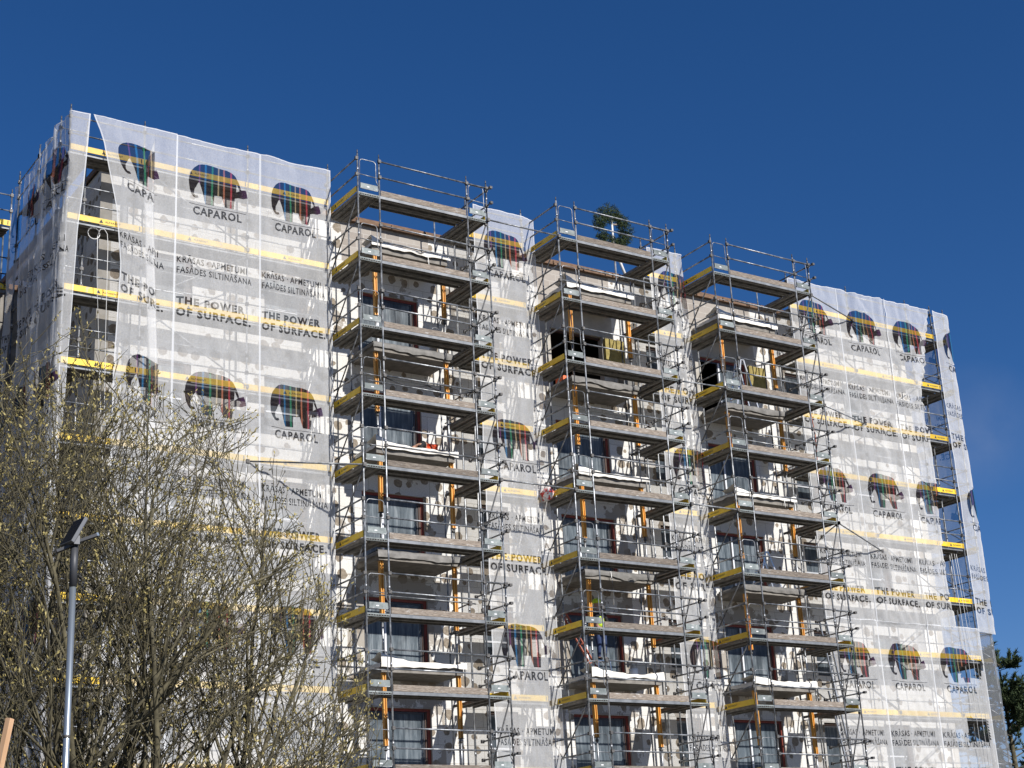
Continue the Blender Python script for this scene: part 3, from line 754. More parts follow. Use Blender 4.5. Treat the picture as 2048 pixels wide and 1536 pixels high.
# ------------------------------------------------------------------ sheets over the slab edges
def sheet_thing(tx,f,kind,ti):
    z=U[f]+.225; x0,x1=tx+1.02,tx+3.68; sd=ti*7+f*3; b=MB().m(kind); n=44
    white=(kind=='white_cloth')
    prof=[(1.75,0.02),(1.5,.03),(1.3,.04),(1.20,.045),(1.165,.02),(1.155,-.06),(1.15,-.14)] if not white else [(1.75,.02),(1.5,.05),(1.34,.13),(1.24,.16),(1.165,.155),(1.135,.10),(1.12,.05),(1.115,-.02),(1.12,-.08)]
    m=len(prof)
    for i in range(n+1):
        u=i/n; x=x0+(x1-x0)*u
        hang=.5+.7*noise.noise(Vector((x*1.1,sd,1)))+.25*noise.noise(Vector((x*4,sd,2)))
        lift=0
        for j,(y,dz) in enumerate(prof):
            q=dz
            if dz<0: q=dz*(.6+hang)
            elif white: q=dz*(.45+.75*hang)*(.7+.5*((sd*37)%10)/10)
            b.v.append((x+.02*noise.noise(Vector((x*5,j,sd))),y+.03*noise.noise(Vector((x*3,j*.7,sd+5))),z+q+((.16*(1-u)**6-.05*math.sin(math.pi*u)+.3*max(0,u-.92)) if white and dz>0 else 0)+.035*noise.noise(Vector((x*3.3,j*.9,sd+9)))*(1 if white else .5)+.01))
    for i in range(n):
        for j in range(m-1): a=i*m+j; b.face([a,a+m,a+m+1,a+1],True)
    # left flank
    k=len(b.v)
    for i in range(15):
        y=1.17+1.2*i/14; h=.10+.06*noise.noise(Vector((y*3,sd,4)))
        b.v += [(x0+.06,y,z+.03),(x0-.0,y,z+.02),(x0-.015,y,z-h)]
    for i in range(14):
        for j in (0,1): a=k+i*3+j; b.face([a,a+1,a+4,a+3],True)
    lab={'white_cloth':'crumpled white sheet draped on the %s balcony slab of the %s tower','grey_film':'grey plastic film folded over the edge of the %s balcony slab of the %s tower'}[kind]%(FN[f],TN[ti])
    o=b.build('protective_sheet'); tag(o,lab,'sheet','sheets on the balcony slabs')
for ti,tx in enumerate(TX):
    for f in range(5): sheet_thing(tx,f,'white_cloth' if f in (0,2,4) else 'grey_film',ti)
# ------------------------------------------------------------------ long ties between towers
def tie(p,q,label,r=.024):
    b=MB().m('post').tube([p,q],r); b.m('coupler')
    for e in (p,q): b.obox(Vector(e)-Vector((0,0,.05)),Vector(e)+Vector((0,0,.05)),.09,.09,(1,0,0))
    tag(b.build('tie_tube'),label,'steel tube','long tie tubes between the scaffolds')
tie((4.32,-.05,H-.0),(6.88,-.05,H+.0),'tie tube across the top of the net between left and middle towers')
tie((4.32,-.05,H-8.0),(6.88,-.05,H-8.0),'tie tube halfway up between the left and middle towers')
tie((11.2,-.05,H-4.05),(13.04,-.05,H-4.0),'upper tie tube between the middle and right towers')
tie((11.2,-.05,H-8.0),(13.04,-.05,H-8.0),'lower tie tube between the middle and right towers')
tie((0,-.05,H-8.05),(-2.72,1.36,H-7.9),'tie tube slanting from the left tower back to the wide net')
tie((17.36,0,H-.02),(20.69,1.36,H+.11),'slanting tie tube from the top of the right tower to the net')
tie((17.36,0,H-3.98),(20.63,1.36,H-3.8),'second slanting tie tube down from the right tower to the net')
tie((17.36,0,H-8.0),(20.66,1.36,H-8.35),'third slanting tie tube down, from the right tower to the net',.024)
tie((17.36,0,H-8.0),(17.9,1.36,H-8.1),'short tie tube behind the right tower')
# extra hand rails round the balcony edges
for ti,tx in enumerate(TX):
    for f in (1,3):
        z=U[f]+.22-1.35
        b=MB().m('post').tube([(tx+.72,.95,z+.1),(tx+3.75,.95,z+.06),(tx+3.95,.95,z+.05)],.02).tube([(tx+.72,.95,z-.42),(tx+3.9,.95,z-.48)],.02)
        b.tube([(tx+3.75,.95,z+.06),(tx+3.75,1.9,z+.02)],.02).tube([(tx+3.75,.95,z-.48),(tx+3.75,1.9,z-.5)],.02)
        b.m('coupler').box(tx+3.7,tx+3.8,.9,1.0,z+.0,z+.12).box(tx+3.7,tx+3.8,.9,1.0,z-.54,z-.42)
        tag(b.build('extra_guard_rail'),'inner guard rails below the %s balcony slab of the %s tower'%(FN[f],TN[ti]),'guard rail','inner guard rails of the towers')
# ------------------------------------------------------------------ ladders, bag and other small things
def ladder(p,q,width,label,m='aluminium',rungs=10,name='ladder'):
    p=Vector(p);q=Vector(q); d=(q-p).normalized(); a=Vector((1,0,0)) ; a=(a-d*a.dot(d)).normalized()*width/2
    r=thing(name,label,'ladder',tuple(p)); o=-Vector(p)
    b=MB().m(m)
    for s in (-1,1): b=MB().m(m).obox(p+a*s,q+a*s,.06,.03,tuple(a)); x=b.build('side_rail',r); x.location=o
    for i in range(rungs):
        c=p+(q-p)*(i+.6)/rungs; x=MB().m(m).tube([c-a,c+a],.014,5).build('rung',r); x.location=o
    return r
def stepladder(x,y,z,h,label,m='aluminium',spread=.5):
    r=thing('stepladder',label,'ladder',(x,y,z))
    for k,(dx) in enumerate((-spread,spread)):
        for s in (-.2,.2):
            MB().m(m).obox((dx,s,0),(dx*.12,s*.7,h),.05,.03,(0,1,0)).build('leg',r)
    for i in range(6):
        u=(i+.5)/6.5; MB().m(m).obox((-spread*(1-u*.88),-.2*(1-.3*u),h*u),(-spread*(1-u*.88),.2*(1-.3*u),h*u),.05,.025).build('tread',r)
    MB().m(m).box(-.08,.08,-.16,.16,h-.02,h+.02).build('top_cap',r)
    return r
s1=U[1]+.23; s4=U[4]+.23
stepladder(TX[2]+2.35,1.75,s1,1.85,'white-legged stepladder standing open on the second balcony slab of the right tower')
stepladder(TX[2]+2.6,1.8,U[3]+.23,1.3,'small stepladder on the fourth balcony slab of the right tower')
ladder((TX[1]+1.75,1.75,s4),(TX[1]+.95,2.25,s4+1.95),.16,'red-brown ladder leaning at the left of the balcony where the worker stands','redwood',7)
ladder((TX[2]+4.75,1.2,H-14+ZM),(TX[2]+4.45,1.35,H-12+ZM+.9),.3,'dark access ladder on the right side of the right tower','steel',9)
ladder((TX[2]+4.85,1.2,H-16+ZM),(TX[2]+4.5,1.35,H-14+ZM+.7),.3,'lower dark access ladder on the right side of the right tower','steel',9)
# stool under the worker
st=thing('step_stool','small grey step stool under the worker in blue trousers','stool',(TX[1]+1.85,1.72,s4))
MB().m('aluminium').box(-.25,.25,-.15,.15,.46,.49).build('top',st)
for a in (-.22,.2):
    for c in (-.12,.12): MB().m('aluminium').obox((a*1.15,c,0),(a,c,.46),.03,.03).build('leg',st)
# bags and crates
def lump(name,label,cat,c,r,sc,m,seed,n=18,mm=12,amp=.22):
    b=MB().m(m).ball((0,0,0),r,n,mm,sc)
    b.v=[tuple(Vector(v)*(1+amp*noise.noise(Vector(v)*6/r*.3+Vector((seed,0,0)))+amp*.6*noise.noise(Vector(v)*14/r*.3+Vector((seed,5,0))))) for v in b.v]
    o=b.build(name); o.location=c; return tag(o,label,cat)
lump('rubble_bag','crumpled red and white plastic bag hung on the yellow board of the middle tower','bag',(TX[1]-.12,1.25,H-8+.15),.26,(.5,1.3,.8),'redbag',3)
tag(MB().m('orange').box(-.3,.3,-.2,.2,0,.05).box(-.3,-.27,-.2,.2,.05,.26).box(.27,.3,-.2,.2,.05,.26).box(-.27,.27,-.2,-.17,.05,.26).box(-.27,.27,.17,.2,.05,.26).build('mortar_tub'),'orange mortar tub at the left end of the second balcony of the middle tower','tub')
C.objects['mortar_tub'].location=(TX[1]+1.45,2.0,s1)
def bucket(x,y,z,label,m):
    r=thing('bucket',label,'bucket',(x,y,z))
    b=MB().m(m); b.tube([(0,0,0),(0,0,.28)],.11,12,.14); b.build('body',r); MB().m('steel').tube([(-.14,0,.27),(-.1,0,.38),(0,0,.42),(.1,0,.38),(.14,0,.27)],.005,4).build('handle',r)
bucket(TX[2]+1.75,1.7,U[2]+.23,'red bucket beside the white sheet on the third balcony of the right tower','orange')
bucket(TX[1]+2.9,1.6,s4,'pale bucket right of the worker on the fifth balcony of the middle tower','sticker')
# mineral wool packs leaning at the top openings
for ti in (1,2):
    o=tag(MB().m('mineral').box(0,.75,0,.12,0,.95).build('insulation_pack'),'yellow mineral wool slab fixed beside the dark opening of the %s tower'%TN[ti],'insulation'); o.location=(TX[ti]+3.35,2.375,H-2.9)
o=tag(MB().m('grey_film').box(0,.42,0,.3,0,.75).m('white_cloth').box(.01,.41,.01,.29,.75,.80).build('cement_stack'),'grey stack with white bags on top in the top balcony of the middle tower','stack'); o.location=(TX[1]+3.75,2.05,H-3.88)
# boots / dark bag on the deck low in the right tower
lump('tool_bag','dark blue tool bag on the rear deck low in the right tower','bag',(TX[2]+3.0,1.95,H-14+.45),.2,(1.1,.7,.7),'ink',8)
# bits and pieces left on the decks
def item(o,label,cat,loc,rot=(0,0,0)):
    o.location=loc; o.rotation_euler=rot; return tag(o,label,cat)
item(MB().m('orange').box(-.2,.2,-.3,.3,0,.04).box(-.2,-.18,-.3,.3,.04,.22).box(.18,.2,-.3,.3,.04,.22).box(-.18,.18,-.3,-.28,.04,.22).box(-.18,.18,.28,.3,.04,.22).build('mortar_tub'),'orange tub on the rear right deck of the middle tower, level with the worker','tub',(TX[1]+3.95,1.45,H-12+.05))
for q,(z_,w) in enumerate(((H-10,'upper'),(H-12,'lower'))):
    item(MB().m('timber').box(-.05,.05,-.8,.8,0,.05).box(-.045,.055,-.75,.7,.052,.10).build('timber_offcuts'),'%s pair of orange timber offcuts on the right rear deck of the right tower'%w,'timber',(TX[2]+3.85,1.0,z_+.05),(0,0,.06))
b=MB().m('white_cloth')
for i in range(9):
    for j in range(14):
        b.v.append((.34*i/8+.02*math.sin(j*.8+i), .05*noise.noise(Vector((i*.7,j*.4,2)))+.03*math.sin(i*1.9), -1.15*j/13))
for i in range(8):
    for j in range(13): a=i*14+j; b.face([a,a+14,a+15,a+1],True)
item(b.build('plastic_strip'),'white plastic strip hanging beside the window under the second balcony of the right tower','sheet',(TX[2]+3.62,2.25,H-4.55))
for q,(ti,xx,zt,ln,lab) in enumerate(((1,1.95,U[3]+.2,.75,'short white strap hanging from the fourth balcony slab of the middle tower'),(2,3.1,U[2]+.2,.5,'short white strap hanging from the third balcony slab of the right tower'),(0,2.9,U[0]+.1,.6,'short white strap hanging from the top balcony slab of the left tower'))):
    tag(MB().m('rope').tube([(TX[ti]+xx,1.12,zt+.05),(TX[ti]+xx+.01,1.1,zt-.2),(TX[ti]+xx+.03,1.1,zt-.2-ln*.5),(TX[ti]+xx+.02,1.11,zt-.2-ln)],.012,5).build('strap'),lab,'strap')
def hose(pts,label,m='ink',r=.016):
    # sagging cable laid over the rails
    out=[]
    for (p,q) in zip(pts,pts[1:]):
        p=Vector(p);q=Vector(q)
        for i in range(9):
            u=i/8; c=p.lerp(q,u); c.z-=.35*math.sin(math.pi*u)*(p-q).length*.25; out.append(c)
    tag(MB().m(m).tube(out,r,6).build('cable'),label,'cable')
hose([(TX[0]+.75,.05,H-6+.55),(TX[0]+2.1,.06,H-6+.5),(TX[0]+3.6,.06,H-6+.53)],'black cable sagging along the rail of the left tower, fourth deck from the top')
hose([(TX[1]+.4,.3,H-2+1.0),(TX[1]+.5,.25,H-4+1.0),(TX[1]+.45,.3,H-6+1.0)],'black cable hanging down inside the left side of the middle tower')
hose([(TX[2]+3.9,.3,H-4+.5),(TX[2]+4.0,.25,H-6+1.0),(TX[2]+3.9,.3,H-8+1.0)],'dark red hose hanging down the right side of the right tower','redwood')
item(MB().m('wood').box(-1.1,1.1,-.09,.09,0,.035).box(-1.0,1.15,-.07,.1,.037,.07).build('spare_boards'),'two spare planks lying on the third deck of the middle tower','plank',(TX[1]+2.1,.32,H-4+.02),(0,0,.03))
for q,(ti,k,xx,lab) in enumerate(((0,2,2.6,'black mortar bucket on the third deck of the left tower'),(1,5,2.9,'black mortar bucket on the sixth deck of the middle tower'),(2,3,2.2,'black mortar bucket on the fourth deck of the right tower'))):
    bucket(TX[ti]+xx,.35,H-2*k+.01,lab,'ink')
# ropes
def rope(label,pts,r=.009,name='rope'):
    b=MB().m('rope').tube(pts,r,5); return tag(b.build(name),label,'rope','ropes hanging from the scaffold')
rope('left strand of the white rope hanging in the gap at the left corner',[(-7.0,1.3,H-2.3),(-6.98,1.28,H-3.5),(-6.82,1.28,H-6),(-6.62,1.3,H-9),(-6.5,1.3,H-14)])
rope('right strand of the white rope hanging in the gap at the left corner',[(-7.0,1.3,H-2.3),(-6.93,1.3,H-2.1),(-6.83,1.28,H-2.08),(-6.75,1.28,H-2.2),(-6.72,1.28,H-2.5),(-6.70,1.28,H-5),(-6.62,1.3,H-9),(-6.5,1.3,H-15)])
pts=[(-7.1+.16*math.cos(a),1.3,H-2.25+.16*math.sin(a)) for a in [i*.5 for i in range(26)]]
rope('coil of cable hanging on the second board at the left corner',pts,.012,'cable_coil')
for i,(xa,xb) in enumerate(((23.95,24.0),(24.1,24.35),(24.2,24.6))):
    rope('%s of three thin white ropes hanging over the lower right net'%('leftmost','middle','rightmost')[i],[(xa,1.2,H-8.2),((xa+xb)/2,1.15,H-12),(xb,1.2,H-19)],.007)
# ------------------------------------------------------------------ wreath on the roof edge
wr=thing('topping_out_wreath','fir wreath on a birch pole above the roof behind the middle tower','wreath',(11.14,2.7,ZR))
MB().m('rope').tube([(0,0,.05),(.0,0,2.4)],.035,7).build('pole',wr)
MB().m('wood').obox((-.02,0,2.12),(.2,0,2.16),.05,.05).build('cross_piece',wr)
MB().m('rope').tube([(.42,-.1,.05),(.03,0,1.25)],.05,7).build('stay',wr)
M['fir'] = m_noisy('fir_needles',(.022,.042,.012),(.06,.085,.028),6,.9)
b=MB().m('fir'); rr=random.Random(3)
for i in range(9500):
    a=rr.uniform(0,2*math.pi)
    if noise.noise(Vector((math.cos(a)*3,math.sin(a)*3,.5)))<-.28 and rr.random()<.8: continue
    rad=.50; th=.235+.05*math.sin(3*a+1)+(.13*math.exp(-((a-1.62)/.3)**2))+.03*math.sin(11*a)
    q=rr.random()**.6*th; ph=rr.uniform(0,2*math.pi)
    c=Vector(((rad+q*math.cos(ph))*math.cos(a)*1.12,q*math.sin(ph)*.7,(rad+q*math.cos(ph))*math.sin(a)*1.15+1.95))
    d=Vector((rr.gauss(0,1),rr.gauss(0,1),rr.gauss(0,.8)-.3)).normalized(); e=d.cross(Vector((rr.gauss(0,1),rr.gauss(0,1),rr.gauss(0,1)))).normalized()*.009
    L=rr.uniform(.06,.14); k=len(b.v); b.v += [tuple(c-e),tuple(c+e),tuple(c+d*L)]; b.face([k,k+1,k+2])
b.build('greenery',wr)
# ------------------------------------------------------------------ people
def skin_body(name,joints,edges,parent,m,levels=2,extra=None):
    """joints: name->(pos,radius)"""
    me=bpy.data.meshes.new(name); ks=list(joints); me.from_pydata([joints[k][0] for k in ks],[(ks.index(a),ks.index(c)) for a,c in edges],[])
    o=bpy.data.objects.new(name,me); C.objects.link(o)
    mod=o.modifiers.new('skin','SKIN'); 
    if not me.skin_vertices: me.skin_vertices.new()
    for i,k in enumerate(ks):
        r=joints[k][1]; me.skin_vertices[0].data[i].radius=(r,r) if not isinstance(r,tuple) else r
        me.skin_vertices[0].data[i].use_root=(i==0)
    sb=o.modifiers.new('sub','SUBSURF'); sb.levels=levels; sb.render_levels=levels
    dg=bpy.context.evaluated_depsgraph_get(); dg.update(); new=bpy.data.meshes.new_from_object(o.evaluated_get(dg))
    bpy.data.objects.remove(o)
    new.materials.clear(); new.materials.append(M[m])
    for p in new.polygons: p.use_smooth=True
    o=put(name,new,parent); return o
M['skin']=mat('skin',(.45,.25,.17),.6); M['navy']=m_noisy('navy_trousers',(.015,.03,.09),(.03,.055,.14),5,.85)
M['hivis']=mat('hi_vis',(.55,.75,.03),.6); M['black']=mat('black_cloth',(.012,.012,.014),.85); M['redcloth']=mat('red_orange_cloth',(.7,.08,.02),.7)
def worker_standing():
    x,y,z=TX[1]+1.85,1.72,s4+.50
    w_=thing('person','worker in navy trousers and yellow hi-vis top, reaching left in the middle tower','person',(x,y,z))
    J={'pel':((0,0,.92),.135),'ch1':((-.01,0,1.12),.13),'ch2':((-.02,0,1.34),.14),'nk':((-.03,0,1.50),.06),'hd0':((-.05,-.01,1.60),.085),'hd1':((-.06,-.01,1.70),.10),'hd2':((-.06,-.01,1.78),.07),
       'sl':((-.19,-.02,1.42),.065),'el':((-.44,-.06,1.42),.048),'wl':((-.70,-.10,1.46),.032),'hl':((-.78,-.11,1.47),.035),'sr':((.16,0,1.42),.065),'er':((.27,-.03,1.16),.048),'wr':((.16,-.2,1.02),.032),'hr':((.11,-.25,1.0),.035),
       'hipl':((-.10,0,.86),.10),'knl':((-.10,-.05,.47),.065),'anl':((-.08,.02,.08),.042),'tol':((-.10,-.14,.03),.038),'hipr':((.10,0,.86),.10),'knr':((.11,-.04,.47),.065),'anr':((.14,.03,.08),.042),'tor':((.14,-.13,.03),.038)}
    E=[('pel','ch1'),('ch1','ch2'),('ch2','nk'),('nk','hd0'),('hd0','hd1'),('hd1','hd2'),('ch2','sl'),('sl','el'),('el','wl'),('wl','hl'),('ch2','sr'),('sr','er'),('er','wr'),('wr','hr'),('pel','hipl'),('hipl','knl'),('knl','anl'),('anl','tol'),('pel','hipr'),('hipr','knr'),('knr','anr'),('anr','tor')]
    body=skin_body('body',J,E,w_,'skin')
    sc=lambda ks,f:{k:(J[k][0],J[k][1]*f) for k in ks}
    skin_body('trousers',sc(['pel','hipl','knl','anl','hipr','knr','anr'],1.22),[('pel','hipl'),('hipl','knl'),('knl','anl'),('pel','hipr'),('hipr','knr'),('knr','anr')],w_,'navy')
    skin_body('jacket',sc(['ch1','ch2','sl','el','wl','sr','er','wr'],1.16),[('ch1','ch2'),('ch2','sl'),('sl','el'),('el','wl'),('ch2','sr'),('sr','er'),('er','wr')],w_,'black')
    skin_body('vest',{'a':((0,0,.93),.17),'b':((-.01,0,1.12),.165),'c':((-.02,0,1.36),.17)},[('a','b'),('b','c')],w_,'hivis')
    skin_body('boot',{'a':((-.08,.02,.10),.055),'b':((-.08,0,.045),.052),'c':((-.10,-.16,.035),.045)},[('a','b'),('b','c')],w_,'black')
    skin_body('boot',{'a':((.14,.03,.10),.055),'b':((.14,.01,.045),.052),'c':((.14,-.15,.035),.045)},[('a','b'),('b','c')],w_,'black')
    for hx,hy,hz,dx,dy in ((-.78,-.11,1.47,-1,-.1),(.11,-.25,1.0,-.6,-.8)):
        b=MB().m('skin')
        for i in range(4): b.tube([(hx,hy+(i-1.5)*.02,hz),(hx+dx*.05,hy+dy*.05+(i-1.5)*.021,hz-.005),(hx+dx*(.085+.01*(i in(1,2))),hy+dy*.08+(i-1.5)*.021,hz-.03)],.009,6)
        b.tube([(hx-dx*.02,hy,hz+.02),(hx+dx*.02,hy-.01,hz+.055)],.010,6); b.build('fingers',w_)
    b=MB().m('hivis').ball((-.06,-.01,1.76),.125,14,8,(1,1.1,.75)); b.tube([(-.18,-.02,1.73),(-.22,-.03,1.72)],.05,8); b.build('hard_hat',w_)
    b=MB().m('skin').ball((-.155,-.02,1.68),.02,6,4).ball((-.15,.06,1.67),.012,6,4); b.m('ink').ball((-.145,-.05,1.71),.010,6,4).ball((-.145,.02,1.71),.010,6,4); b.build('face',w_)
worker_standing()
def worker_bent():
    x,y,z=3.02,2.05,U[2]+.10
    w_=thing('person','worker in dark clothes bending down behind a white sheet in the left tower','person',(x,y,z))
    J={'pel':((.28,0,.52),.14),'ch1':((.06,-.04,.60),.135),'ch2':((-.16,-.08,.55),.14),'nk':((-.30,-.1,.46),.06),'hd0':((-.37,-.1,.40),.085),'hd1':((-.44,-.1,.34),.09),
       'sl':((-.18,.1,.50),.065),'el':((-.22,.12,.25),.048),'wl':((-.34,.05,.08),.032),'sr':((-.18,-.25,.50),.065),'er':((-.22,-.28,.25),.048),'wr':((-.34,-.25,.08),.032),
       'hl':((.26,.12,.46),.10),'kl':((-.02,.16,.30),.065),'al':((.22,.15,.06),.045),'tl':((.06,.15,.03),.04),'hr':((.26,-.12,.46),.10),'kr':((-.02,-.14,.32),.065),'ar':((.22,-.12,.06),.045),'tr':((.06,-.13,.03),.04)}
    E=[('pel','ch1'),('ch1','ch2'),('ch2','nk'),('nk','hd0'),('hd0','hd1'),('ch2','sl'),('sl','el'),('el','wl'),('ch2','sr'),('sr','er'),('er','wr'),('pel','hl'),('hl','kl'),('kl','al'),('al','tl'),('pel','hr'),('hr','kr'),('kr','ar'),('ar','tr')]
    skin_body('body',J,E,w_,'skin')
    sc=lambda ks,f:{k:(J[k][0],J[k][1]*f) for k in ks}
    skin_body('trousers',sc(['pel','hl','kl','al','hr','kr','ar'],1.2),[('pel','hl'),('hl','kl'),('kl','al'),('pel','hr'),('hr','kr'),('kr','ar')],w_,'redcloth')
    skin_body('jacket',sc(['ch1','ch2','sl','el','wl','sr','er','wr'],1.25),[('ch1','ch2'),('ch2','sl'),('sl','el'),('el','wl'),('ch2','sr'),('sr','er'),('er','wr')],w_,'black')
    b=MB().m('black').ball((-.44,-.1,.37),.12,12,7,(1,1,.9)); b.build('cap',w_)
    b=MB().m('skin')
    for hy in (.05,-.25):
        for i in range(4): b.tube([(-.34,hy+(i-1.5)*.02,.08),(-.40,hy+(i-1.5)*.021,.055),(-.44,hy+(i-1.5)*.021,.03)],.009,6)
        b.tube([(-.34,hy+.03,.07),(-.37,hy+.055,.05)],.010,6)
    b.build('fingers',w_)
worker_bent()
# ------------------------------------------------------------------ ground
b=MB().m('ground') if 'ground' in M else None
M['ground']=m_noisy('site_ground',(.07,.062,.045),(.11,.10,.08),.6,.95,0,bump=.3)
g=MB().m('ground'); g.quad((-400,-300,0),(500,-300,0),(500,600,0),(-400,600,0)); tag(g.build('ground'),'sandy ground around the building','ground',kind='structure')
# ------------------------------------------------------------------ site light on a galvanised pole
lp=thing('site_lamp','solar floodlight on a tall galvanised pole in front of the bare shrubs','lamp',(-14.16,-20,0))
b=MB().m('lamppole').tube if False else None
M['lamppole']=mat('galvanised_pole',(.42,.47,.50),.32,.75)
M['lampframe']=mat('lamp_frame',(.14,.145,.155),.5,.3)
M['lampgrey']=mat('lamp_casting',(.05,.052,.058),.5); M['solar']=mat('solar_cell',(.010,.011,.014),.6,0,.2)
MB().m('lamppole').tube([(0,0,0),(.0,0,5.32)],.034,16).build('pole',lp)
MB().m('lampgrey').tube([(0,0,5.12),(0,0,5.56)],.040,14).build('collar',lp)
# the panel faces up and left; its edge with the light frame is turned to the viewer
def slab(b,c,u,v,n,a,h,t):
    k=len(b.v)
    for s in (-1,1):
        for i,j in ((-1,-1),(1,-1),(1,1),(-1,1)): b.v.append(tuple(c+u*i*a/2+v*j*h/2+n*s*t/2))
    for q in ((0,3,2,1),(4,5,6,7),(0,1,5,4),(1,2,6,5),(2,3,7,6),(3,0,4,7)): b.face([k+i for i in q])
cpt=Vector((-.03,-.02,5.69)); n_=Vector((-.86,-.13,.46)).normalized(); u_=Vector((.15,-.98,0)).normalized(); v_=n_.cross(u_).normalized()
b=MB().m('solar'); slab(b,cpt,u_,v_,n_,.25,.29,.014); b.m('lampgrey'); slab(b,cpt-n_*.021,u_,v_,n_,.26,.30,.026)
b.m('lampframe')
for sg in (-1,1): slab(b,cpt+v_*sg*.151-n_*.008,u_,v_,n_,.265,.006,.035)
slab(b,cpt+u_*.1325-n_*.008,u_,v_,n_,.005,.30,.035); b.build('solar_panel',lp)
MB().m('lampframe').box(-.03,.03,-.075,-.045,5.55,5.64).build('bracket',lp)
b=MB().m('lampgrey'); b.obox((.0,-.02,5.575),(.21,-.085,5.66),.075,.03); b.m('lamppole').obox((.205,-.083,5.657),(.222,-.089,5.666),.078,.034); b.build('lamp_head',lp)
b=MB().m('lampgrey'); b.obox((-.0,-.01,5.56),(-.17,.04,5.48),.085,.028); b.build('lamp_arm',lp)
for zz in (1.8,3.6): MB().m('coupler').tube([(0,0,zz),(0,0,zz+.03)],.0355,12).build('band',lp)
# ------------------------------------------------------------------ wooden stake at the lower left
M['stake']=m_noisy('fresh_pine',(.55,.33,.18),(.66,.42,.25),5,.7,0,(4,4,.6))
def ray(u,v,dist): return Vector((-19.2348,-35.6917,-19.9065+H))+(F+Rt*(u-1024)/3160.9-Up*(v-768)/3160.9)*dist
p=ray(20,1437,7.5)
b=MB().m('stake'); foot=Vector((p.x-.42,p.y+.05,0)); b.obox(foot,p,.030,.027,(.55,-.83,0)); tag(b.build('wooden_stake'),'pale planed wooden stake leaning at the lower left edge','stake')
# ------------------------------------------------------------------ shrubs (bare willow with opening buds)
M['bark']=m_noisy('shrub_bark',(.04,.034,.018),(.15,.13,.075),5,.9)
M['bud']=m_noisy('willow_buds',(.24,.195,.06),(.42,.35,.14),9,.8)
def inside_crown(p):
    q=Vector(((p.x+13.45)/4.3,(p.y+16.8)/3.0,(p.z-3.4)/5.68))
    return q.length < 1+.10*noise.noise(p*.55)+.07*noise.noise(p*1.6)
def shrub(label,x,y,nstem,height,spread,seed,lean=(0,0),buds=1.):
    rs=random.Random(seed); root=thing('willow_shrub',label,'shrub',(x,y,0),'willow shrubs in front of the left face')
    base=Vector((x,y,0)); fol=MB().m('bud')
    def bud(p,d,n):
        for _ in range(n):
            dd=(d+Vector((rs.gauss(0,.6),rs.gauss(0,.6),rs.gauss(0,.45)+.15))).normalized(); e=dd.cross(Vector((rs.gauss(0,1),rs.gauss(0,1),rs.gauss(0,1)))).normalized()*rs.uniform(.007,.013)
            L=rs.uniform(.03,.066); o=p+d*rs.uniform(-.05,.05); k=len(fol.v); fol.v += [tuple(o),tuple(o+dd*L*.5+e),tuple(o+dd*L),tuple(o+dd*L*.5-e)]; fol.face([k,k+1,k+2,k+3])
    for si in range(nstem):
        st_=MB().m('bark'); az=2*math.pi*si/nstem+rs.uniform(-.4,.4); tilt=rs.uniform(.05,.5)*spread
        d=Vector((math.cos(az)*tilt+lean[0],math.sin(az)*tilt*.7+lean[1],1)).normalized(); p=Vector((math.cos(az)*.3,math.sin(az)*.25,0))
        def grow(p,d,r,L,depth):
            n=max(3,int(L/.2)); pts=[p.copy()]; step=L/n; cur=p.copy(); dd=d.copy(); kids_=[]; wob=(.05,.10,.15,.17)[depth]
            for i in range(n):
                dd=(dd+Vector((rs.gauss(0,wob),rs.gauss(0,wob),rs.gauss(0,wob*.6)))+Vector((0,0,(.0,.03,.045,.06)[depth]))).normalized()
                cur=cur+dd*step
                if not inside_crown(cur+base): break
                pts.append(cur.copy()); kids_.append((cur.copy(),dd.copy()))
            if len(pts)<3: return
            n=len(kids_)
            st_.tube(pts,r,4 if depth>1 else (5 if depth else 6),max(.0034,r*(.14 if n>3 else .5)),caps=False)
            if depth>=3:
                clustered=rs.random()<.75
                for t,(c,dv) in enumerate(kids_):
                    if clustered and t>=n*.35: bud(c,dv,rs.choice((1,2,3)))
                bud(pts[-1],dd,3 if clustered else 1); return
            m=int(((11,8,5) if x<-14 else (12,8,4))[depth]*min(1,.35+.65*n/max(3,int(L/.2)))+.5)
            for j in range(m):
                u=rs.uniform(.15 if depth else .22,.99); c,dv=kids_[min(n-1,int(u*n))]
                sd=dv.cross(Vector((rs.gauss(0,1),rs.gauss(0,1),rs.gauss(0,1)))).normalized()
                nd=(dv+sd*rs.uniform(.45,.95)+Vector((0,0,.10))).normalized()
                grow(c,nd,max(.0038,r*(1-.6*u)*rs.uniform(.4,.62)),L*rs.uniform(.28,.46)*(1.05-.3*u)+.15,depth+1)
            if depth>=1 and n: bud(pts[-1],dd,2)
        grow(p,d,rs.uniform(.04,.07),height*rs.uniform(.8,1.05),0)
        st_.build('stem',root)
    fol.build('buds',root)
    return root
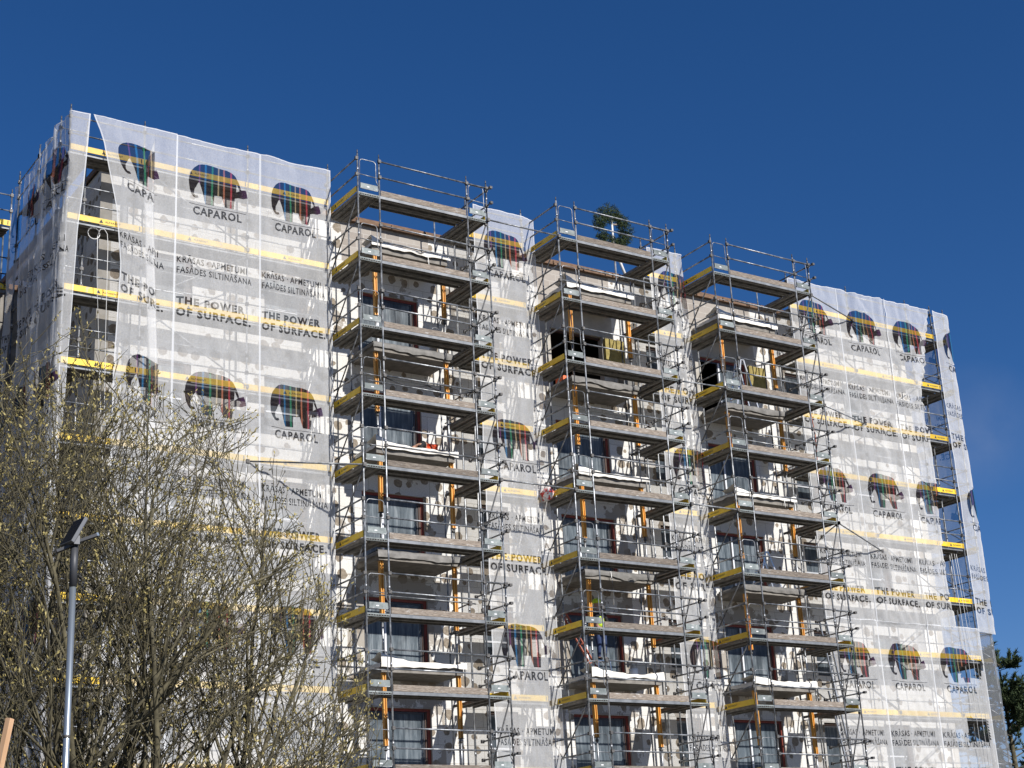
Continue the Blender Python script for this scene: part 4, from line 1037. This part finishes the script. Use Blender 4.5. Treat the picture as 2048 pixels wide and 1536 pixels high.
shrub('dense willow shrub at the far left edge, behind the lamp pole',-16.3,-16.6,8,8.6,.8,11)
shrub('tall willow shrub right behind the lamp pole',-14.5,-16.3,9,9.0,.9,12)
shrub('willow shrub right of the lamp pole with forking trunks',-12.9,-16.8,9,9.0,1.15,13,(.06,0))
shrub('rightmost willow shrub, its thin twigs reaching before the left tower',-11.9,-17.1,7,7.5,1.3,14,(.20,0))
# ------------------------------------------------------------------ pine behind the right end
def pine(x,y,h,seed):
    rs=random.Random(seed); r=thing('pine_tree','dark green pine behind the lower right corner of the building','tree',(x,y,0))
    t=MB().m('bark').tube([(0,0,0),(.1,0,h*.5),(.05,.1,h*.97)],.22,8,.05); 
    n=MB().m('fir')
    def tuft(c,d,L):
        for _ in range(42):
            q=c+d*rs.uniform(-.5,.5)*L; v=(d*.8+Vector((rs.gauss(0,.6),rs.gauss(0,.6),rs.gauss(0,.5)+.3))).normalized(); e=v.cross(Vector((rs.gauss(0,1),rs.gauss(0,1),rs.gauss(0,1)))).normalized()*.03
            l=rs.uniform(.14,.28); k=len(n.v); n.v += [tuple(q-e),tuple(q+e),tuple(q+v*l)]; n.face([k,k+1,k+2])
    for i in range(64):
        u=rs.uniform(.25,1)**.8; z=h*u; az=rs.uniform(0,6.28); L=(1.05-u)*h*.34+.5; d=Vector((math.cos(az),math.sin(az),rs.uniform(.1,.55))).normalized(); p=Vector((.05,0,z)); pts=[p]
        for j in range(6):
            d=(d+Vector((rs.gauss(0,.12),rs.gauss(0,.12),rs.gauss(.05,.08)))).normalized(); pts.append(pts[-1]+d*L/6)
            if j>=1:
                for _ in range(3):
                    s=(d+Vector((rs.gauss(0,.8),rs.gauss(0,.8),rs.gauss(.2,.4)))).normalized(); c=pts[-1]+s*rs.uniform(.1,.55); t.tube([pts[-1],c],.012,3,.006,caps=False); tuft(c,s,.45)
        t.tube(pts,.05*(1.1-u)+.015,5,.01,caps=False)
    t.build('trunk',r); n.build('crown',r)
pine(43.0,15.5,12.6,5)
